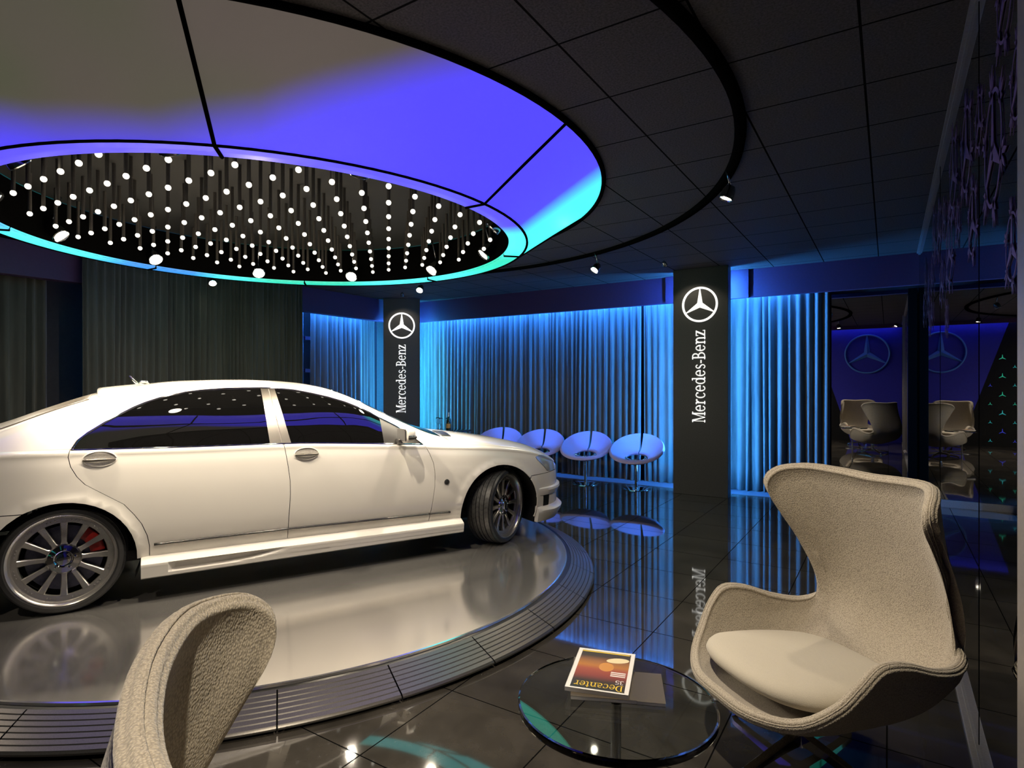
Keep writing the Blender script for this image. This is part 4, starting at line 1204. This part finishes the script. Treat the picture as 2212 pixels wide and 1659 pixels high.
# ================================================================== LOUNGE
# egg shaped chair: local x = left of the sitter, y = forward
EC = [  # columns from front centre round one side to back centre: lower ring, waist ring, middle ring, rim (forward, side, up)
 [(.10, .0, .262), (.22, .0, .275), (.30, .0, .292), (.365, .0, .318)],
 [(.10, .06, .262), (.21, .11, .275), (.29, .14, .292), (.352, .16, .318)],
 [(.08, .12, .262), (.17, .20, .280), (.225, .255, .300), (.280, .295, .338)],
 [(.06, .15, .262), (.12, .26, .290), (.160, .325, .335), (.195, .370, .405)],
 [(.04, .17, .262), (.08, .285, .300), (.110, .360, .375), (.135, .403, .478)],
 [(.02, .18, .262), (.03, .30, .310), (.045, .375, .410), (.060, .415, .540)],
 [(-.01, .185, .262), (-.04, .31, .315), (-.050, .380, .415), (-.055, .412, .532)],
 [(-.05, .185, .262), (-.13, .315, .320), (-.180, .378, .405), (-.200, .395, .482)],
 [(-.09, .18, .262), (-.22, .310, .330), (-.300, .355, .410), (-.330, .368, .464)],
 [(-.12, .17, .264), (-.30, .285, .345), (-.370, .335, .425), (-.402, .345, .498)],
 [(-.15, .155, .266), (-.355, .262, .370), (-.410, .315, .490), (-.392, .342, .610)],
 [(-.17, .145, .268), (-.390, .240, .400), (-.425, .310, .560), (-.318, .372, .770)],
 [(-.185, .13, .268), (-.410, .215, .420), (-.425, .305, .610), (-.240, .395, .890)],
 [(-.20, .115, .270), (-.425, .190, .435), (-.425, .295, .650), (-.182, .405, .980)],
 [(-.21, .10, .270), (-.435, .165, .445), (-.430, .270, .680), (-.178, .400, 1.045)],
 [(-.22, .08, .270), (-.443, .130, .450), (-.440, .230, .700), (-.225, .372, 1.092)],
 [(-.225, .06, .270), (-.450, .095, .450), (-.448, .170, .710), (-.300, .295, 1.108)],
 [(-.23, .03, .270), (-.455, .050, .450), (-.455, .090, .715), (-.345, .155, 1.102)],
 [(-.23, .0, .270), (-.457, .0, .450), (-.460, .0, .715), (-.358, .0, 1.094)],
]
def egg_surface(nu=150, nv=30):
    half = np.array(EC) * (1, .955, 1); n = len(half)
    other = half[1:-1][::-1].copy(); other[:, :, 1] *= -1
    cols = np.concatenate([half, other], 0)                     # closed loop
    B0 = np.array([-.05, 0, .258])
    N = len(cols)
    cols = np.concatenate([np.repeat(B0[None, None], N, 0), cols], 1)   # (N,5,3)
    ext = np.concatenate([cols[-2:], cols, cols[:3]], 0)
    t = np.linspace(0, N, nu, endpoint=False) + 2
    rows = catmull(np.repeat(ext.reshape(1, len(ext), 15), nu, 0), t).reshape(nu, 5, 3)
    v = np.linspace(.03, 1, nv) * 4
    P = catmull(np.repeat(rows[:, None], nv, 1), np.repeat(v[None], nu, 0))
    return P                                                     # (nu, nv, 3) as forward, side, up
def egg_chair(loc, rotz, label):
    t = thing('lounge_chair', label, 'chair', loc, rotz, 'winged lounge chairs')
    P = egg_surface()
    nu, nv = P.shape[:2]
    du = np.roll(P, -1, 0) - np.roll(P, 1, 0); dv = np.gradient(P, axis=1)
    n = np.cross(du, dv); n /= np.maximum(np.linalg.norm(n, axis=2, keepdims=True), 1e-9)
    # make n point outwards (away from the bowl)
    cen = np.array([-.1, 0, .75]); s_ = np.sign(np.sum(n * (P - cen), axis=2, keepdims=True).mean()); n = n * s_
    th = .043
    prof_in = P; out = P + n * th
    # rolled rim with stitched ridges
    rim = []
    dirv = P[:, -1] - P[:, -2]; dirv /= np.linalg.norm(dirv, axis=1, keepdims=True)
    for k in range(1, 30):
        a = PI * k / 30
        bump = .0045 * abs(math.sin(k / 30 * PI * 4)) ** .6
        r = th / 2 + bump
        rim.append(P[:, -1] + n[:, -1] * (th / 2) + (-n[:, -1] * math.cos(a)) * r + dirv * math.sin(a) * r * 1.0)
    rim = np.stack(rim, 1)
    A = np.concatenate([prof_in, rim, out[:, ::-1]], 1)
    L = lambda q: np.stack([q[..., 1], q[..., 0], q[..., 2]], -1)
    bm = bmesh.new(); V = grid_surf(bm, L(A), closed_u=True)
    c0 = [V[i][0] for i in range(nu)]; bm.faces.new(c0); c1 = [V[i][-1] for i in range(nu)]; bm.faces.new(c1)
    obj('shell', bm, M['egg'], t)
    for off in (.010, .024):
        pts = P[:, -1] + n[:, -1] * off + dirv * .0245 * math.sin(PI * (off / th))
        q = L(pts); obj('piping', TU([Vector(map(float, a)) for a in q], .0028, 6, closed=True), M['egg'], t)
    # seat cushion
    hw = [(.335, 0), (.325, .12), (.285, .225), (.205, .295), (.10, .315), (-.05, .315), (-.19, .29), (-.285, .245), (-.335, .15), (-.345, 0)]
    ol = hw + [(a, -b) for a, b in hw[1:-1][::-1]]
    ol = np.array(ol); N = len(ol); ext = np.concatenate([ol[-2:], ol, ol[:3]], 0)
    tt = np.linspace(0, N, 96, endpoint=False) + 2
    oc = catmull(np.repeat(ext[None], 96, 0), tt)
    rings = []
    for k, (sc_, dz) in enumerate([(.05, .000), (.3, .0), (.55, -.001), (.76, -.004), (.88, -.010), (.95, -.019), (.985, -.031), (1.0, -.046), (.985, -.062), (.94, -.074), (.7, -.08)]):
        q = oc * sc_ + np.array([-.01, 0]) * (1 - sc_)
        tilt = .085 * q[:, 0]
        rings.append(np.stack([q[:, 1], q[:, 0], .402 + tilt + dz + .012 * (1 - sc_ ** 2)], -1))
    bm = bmesh.new(); V = grid_surf(bm, np.stack(rings, 1), closed_u=True)
    bm.faces.new([V[i][0] for i in range(96)]); bm.faces.new([V[i][-1] for i in range(96)])
    obj('seat_cushion', bm, M['cushion'], t)
    # four star foot
    bm = LA([(.0, .245), (.036, .245), (.034, .20), (.028, .10), (.030, .055), (.036, .045), (0, .04)], 24); obj('column', bm, M['steel'], t, sharp=40)
    for k in range(4):
        m = Matrix.Rotation(R(90 * k + 12), 4, 'Z')
        bm = bmesh.new()
        A = []
        for r, w_, zt, zb_ in ((.02, .020, .098, .05), (.12, .018, .080, .045), (.24, .0165, .056, .030), (.315, .016, .042, .018), (.33, .015, .038, .004)):
            A.append([m @ Vector((r, -w_, zb_)), m @ Vector((r, -w_, zt - .004)), m @ Vector((r, -w_ + .004, zt)), m @ Vector((r, w_ - .004, zt)), m @ Vector((r, w_, zt - .004)), m @ Vector((r, w_, zb_))])
        V = grid_surf(bm, A, closed_v=True); bm.faces.new(V[0]); bm.faces.new(V[-1])
        obj('leg', bm, M['chrome'], t, sharp=30)
    return t
# facing: angle of local +y
def face(dx, dy): return math.atan2(-dx, dy)
egg_chair((-.305, 2.65, 0), face(-.65, -.76), 'beige winged swivel lounge chair beside the glass partition, facing the glass table')
egg_chair((-.568, .682, 0), face(.45, .89), 'beige winged lounge chair of which only one wing shows in front of the turntable')

# glass table ---------------------------------------------------------------
GT = thing('glass_table', 'round clear glass side table on a slim steel column before the beige lounge chair', 'table', (-.7335, 1.7626, 0))
obj('table_top', LA([(0, .5), (.306, .5), (.3115, .4985), (.313, .494), (.313, .482), (.3115, .4775), (.306, .476), (0, .476)], 128), M['glass'], GT, sharp=8)
obj('column', LA([(0, .4755), (.0185, .4755), (.0185, .470), (.0165, .468), (.0165, .012), (0, .012)], 32), M['steel'], GT, sharp=40)
obj('foot', LA([(0, .014), (.16, .011), (.175, .006), (.176, 0), (0, 0)], 64), M['steel'], GT, sharp=40)
def magazine(quad, z, th, label, cover):
    """quad: far left, far right, near right, near left corners on the table"""
    q = [Vector((x, y, 0)) for x, y in quad]
    c = sum(q, Vector()) / 4
    ex = ((q[1] - q[0]) + (q[2] - q[3])).normalized(); W_ = ((q[1] - q[0]).length + (q[2] - q[3]).length) / 2
    H_ = ((q[0] - q[3]).length + (q[1] - q[2]).length) / 2
    t = thing('magazine', label, 'magazine', (c.x, c.y, z), math.atan2(ex.y, ex.x))
    obj('pages', BX((-W_ / 2, -H_ / 2 + .001, .0008), (W_ / 2 - .001, H_ / 2 - .001, th - .0008)), M['paper'], t, False)
    bm = bmesh.new(); box(bm, (-W_ / 2 - .0005, -H_ / 2, th - .0008), (W_ / 2, H_ / 2, th)); box(bm, (-W_ / 2 - .0005, -H_ / 2, 0), (W_ / 2, H_ / 2, .0008)); box(bm, (-W_ / 2 - .001, -H_ / 2, 0), (-W_ / 2, H_ / 2, th))
    obj('cover', bm, cover, t, False)
    return t, W_, H_
def rect_on(name, t, x0, x1, y0, y1, z, col, rough=.35):
    m = mat(name + '_ink', col, rough); o = obj(name, BX((x0, y0, z), (x1, y1, z + .0003)), m, t, False); return o
brown = mat('brown_cover', (.075, .060, .040), .35)
magazine([(-.835, 1.905), (-.655, 1.975), (-.585, 1.800), (-.775, 1.715)], .5, .011, 'lowest brown magazine of the stack on the glass table', brown)
t2, W2, H2 = magazine([(-.958, 1.905), (-.770, 1.990), (-.655, 1.747), (-.840, 1.664)], .511, .012, 'brown magazine in the middle of the stack on the glass table', brown)
for i, cc in enumerate([(.45, .14, .05), (.5, .3, .2), (.35, .1, .03), (.02, .02, .03)]):
    rect_on('cover_stripe', t2, W2 / 2 - .06, W2 / 2 - .004, H2 / 2 - .04 - .03 * i, H2 / 2 - .014 - .03 * i, .0121, cc)
t3, W3, H3 = magazine([(-.958, 1.960), (-.766, 2.018), (-.681, 1.738), (-.873, 1.682)], .523, .013, 'open faced glossy magazine with yellow title on top of the stack', mat('white_cover', (.72, .70, .66), .3))
z = .0131
m_ = .014
def ck(name, c1, c2, sc_): return noise_var(mat(name, c1, .2, coat=.4), sc_, .8)
art = bmesh.new(); box(art, (-W3 / 2 + m_, -H3 / 2 + m_ * .6, z), (W3 / 2 - m_, H3 / 2 - m_, z + .0003))
pm_ = mat('printed_cover', (.22, .06, .03), .30, 0, .7)
nt = pm_.node_tree; p_ = nt.nodes['Principled BSDF']; tc = _n(nt, 'ShaderNodeTexCoord'); sp = _n(nt, 'ShaderNodeSeparateXYZ'); nt.links.new(tc.outputs['Generated'], sp.inputs[0])
rp = _n(nt, 'ShaderNodeValToRGB'); e = rp.color_ramp.elements
e[0].position = 0; e[0].color = (.03, .028, .02, 1); e[1].position = 1; e[1].color = (.05, .04, .02, 1)
for ps, cl in ((.20, (.05, .03, .02)), (.34, (.24, .05, .03)), (.50, (.33, .08, .04)), (.60, (.42, .17, .03)), (.72, (.28, .12, .04)), (.86, (.05, .035, .02))):
    q = e.new(ps); q.color = (*cl, 1)
nt.links.new(sp.outputs[1], rp.inputs[0]); nt.links.new(rp.outputs[0], p_.inputs['Base Color'])
obj('cover_print', art, pm_, t3, False)
yel = mat('yellow_ink', (.75, .52, .05), .3); wht = mat('white_ink', (.75, .72, .68), .3)
# the title is upside down for the viewer: letters run right to left
fm = Matrix.Translation((W3 / 2 - m_ - .006, -H3 / 2 + .050, z + .0003)) @ Matrix.Rotation(PI, 4, 'Z')
s = 'Decanter'; hh = .038; xs = (W3 - 2 * m_ - .014) / (text_w(s) * hh)
bm, _ = text_bm(s, hh, xs, .0003, fm); obj('title', bm, yel, t3, False)
fm = Matrix.Translation((W3 / 2 - m_ - .006, -H3 / 2 + .082, z + .0003)) @ Matrix.Rotation(PI, 4, 'Z')
bm, _ = text_bm('35', .026, .9, .0003, fm); obj('headline', bm, wht, t3, False)
bm = bmesh.new(); lathe(bm, [(0, .0006), (.024, .0005), (.026, .0002)], 24, mtx=Matrix.Translation((.012, .02, z)) @ Matrix.Diagonal((1.0, 1.25, 1, 1)))
obj('cover_picture', bm, mat('amber_glass_picture', (.55, .25, .07), .25), t3, False)
bm = bmesh.new(); lathe(bm, [(0, .0007), (.030, .0006), (.032, .0002)], 24, mtx=Matrix.Translation((.045, .075, z)) @ Matrix.Rotation(.25, 4, 'Z') @ Matrix.Diagonal((1.25, .6, 1, 1)))
obj('cover_picture', bm, mat('cream_plate_picture', (.72, .62, .38), .25), t3, False)
rect_on('cover_band', t3, -W3 / 2 + m_, W3 / 2 - m_ - .004, H3 / 2 - m_ - .010, H3 / 2 - m_ - .003, z + .0003, (.7, .5, .05))
for i, y_ in enumerate((-.030, -.022, -.014)):
    rect_on('text_line', t3, W3 / 2 - m_ - .055, W3 / 2 - m_ - .006, -H3 / 2 + .105 + .012 * i, -H3 / 2 + .112 + .012 * i, z + .0003, (.7, .66, .6))

# swivel stools ---------------------------------------------------------------
def stool(loc, rotz, label):
    t = thing('swivel_stool', label, 'stool', loc, rotz, 'blue lit round swivel stools in front of the curtain')
    # local +y is the back; surface from hole to outer rim
    n = 72; gap_ = R(3.2)
    TH = [PI / 2 + gap_ + (2 * PI - 2 * gap_) * i / (n - 1) for i in range(n)]
    rows = []
    for a in TH:
        c, s_ = math.cos(a), math.sin(a); b = (1 + s_) / 2                 # 1 at the back
        ro = .375; oz = .435 + .340 * b ** 1.1; ox, oy = ro * c, .36 * s_ + .03
        ix, iy = .175 * c, .145 * s_ + .02; iz = .400 + .115 * b
        row = []
        for k in range(11):
            f = k / 10
            x = ix + (ox - ix) * f ** .8; y = iy + (oy - iy) * f ** .8
            zz = iz + (oz - iz) * (f ** (1.45)) - .02 * math.sin(PI * f) * b + .03 * math.sin(PI * f) * (1 - b)
            row.append(Vector((x, y, zz)))
        # thickness under
        low = []
        for k in range(10, -1, -1):
            f = k / 10
            v = row[k]
            d = Vector((c * .35 * f, s_ * .35 * f, -.9)).normalized()
            low.append(v + d * (.055 - .012 * abs(2 * f - 1)))
        e1 = row[-1] + Vector((c * .018, s_ * .018, -.014)); e2 = row[-1] + Vector((c * .022, s_ * .022, -.036))
        e3 = row[0] + Vector((-c * .014, -s_ * .014, -.022))
        rows.append([tuple(v) for v in row + [e1, e2] + low + [e3]])
    bm = bmesh.new(); V = grid_surf(bm, rows, closed_v=True); bm.faces.new(V[0]); bm.faces.new(V[-1])
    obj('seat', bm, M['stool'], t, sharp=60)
    obj('column', LA([(0, .43), (.075, .43), (.08, .415), (.03, .40), (.022, .38), (.022, .012), (0, .012)], 24), M['chrome'], t, sharp=40)
    bm = bmesh.new()
    for k in range(3):
        a = R(90 + 120 * k); tube(bm, [Vector((0, 0, .42)), Vector((.10 * math.cos(a), .10 * math.sin(a) + .03, .415)), Vector((.18 * math.cos(a), .18 * math.sin(a) + .04, .435 + (.02 if k else .06)))], .012, 8)
    obj('seat_bracket', bm, M['chrome'], t)
    obj('foot_disc', LA([(0, .016), (.03, .015), (.19, .010), (.205, .006), (.207, 0), (0, 0)], 48), M['chrome'], t, sharp=40)
    return t
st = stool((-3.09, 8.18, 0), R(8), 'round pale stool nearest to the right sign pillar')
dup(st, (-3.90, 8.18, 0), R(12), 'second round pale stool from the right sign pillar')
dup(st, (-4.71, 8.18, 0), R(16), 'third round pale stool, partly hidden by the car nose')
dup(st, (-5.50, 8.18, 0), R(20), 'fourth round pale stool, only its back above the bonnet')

# bar table with bottle and glasses ---------------------------------------------
BT = thing('bar_table', 'small dark glass table with bottle and glasses behind the car bonnet', 'table', (-6.50, 8.15, 0))
obj('table_top', LA([(0, .715), (.37, .715), (.376, .711), (.376, .705), (.37, .701), (0, .701)], 64), M['car_glass'], BT, sharp=40)
obj('column', LA([(0, .70), (.02, .70), (.02, .01), (0, .01)], 20), M['chrome'], BT, sharp=40)
obj('foot', LA([(0, .012), (.2, .008), (.205, 0), (0, 0)], 40), M['chrome'], BT, sharp=40)
BO = thing('champagne_bottle', 'dark champagne bottle with ochre label on the small table behind the bonnet', 'bottle', (-6.40, 7.98, .715))
obj('bottle_body', LA([(0, .004), (.040, 0), (.0425, .006), (.0425, .15), (.040, .175), (.030, .215), (.018, .25), (.0145, .28), (.0145, .315), (0, .315)], 32), M['bottle'], BO)
obj('foil', LA([(.0195, .248), (.0162, .275), (.0165, .30), (.018, .312), (.017, .325), (0, .327)], 24), M['foil'], BO)
obj('label', LA([(.0432, .05), (.0432, .125)], 24, a0=R(180), a1=R(360)), M['label_gold'], BO)
def wine_glass(loc, label):
    t = thing('wine_glass', label, 'glass', loc, 0, 'wine glasses on the small table')
    obj('bowl', LA([(.0, .10), (.018, .105), (.034, .125), (.041, .155), (.040, .19), (.035, .215), (.0338, .215), (.0388, .19), (.0397, .155), (.033, .127), (.017, .107), (0, .1025)], 28), M['clear'], t)
    obj('stem', LA([(0, .1), (.005, .095), (.0035, .05), (.005, .01), (.034, .003), (.035, 0), (0, 0)], 24), M['clear'], t)
    return t
wg = wine_glass((-6.74, 8.10, .715), 'leftmost of the three wine glasses beside the bottle')
dup(wg, (-6.62, 8.03, .715), 0, 'middle one of the three wine glasses beside the bottle')
dup(wg, (-6.54, 8.13, .715), 0, 'wine glass standing closest to the bottle')
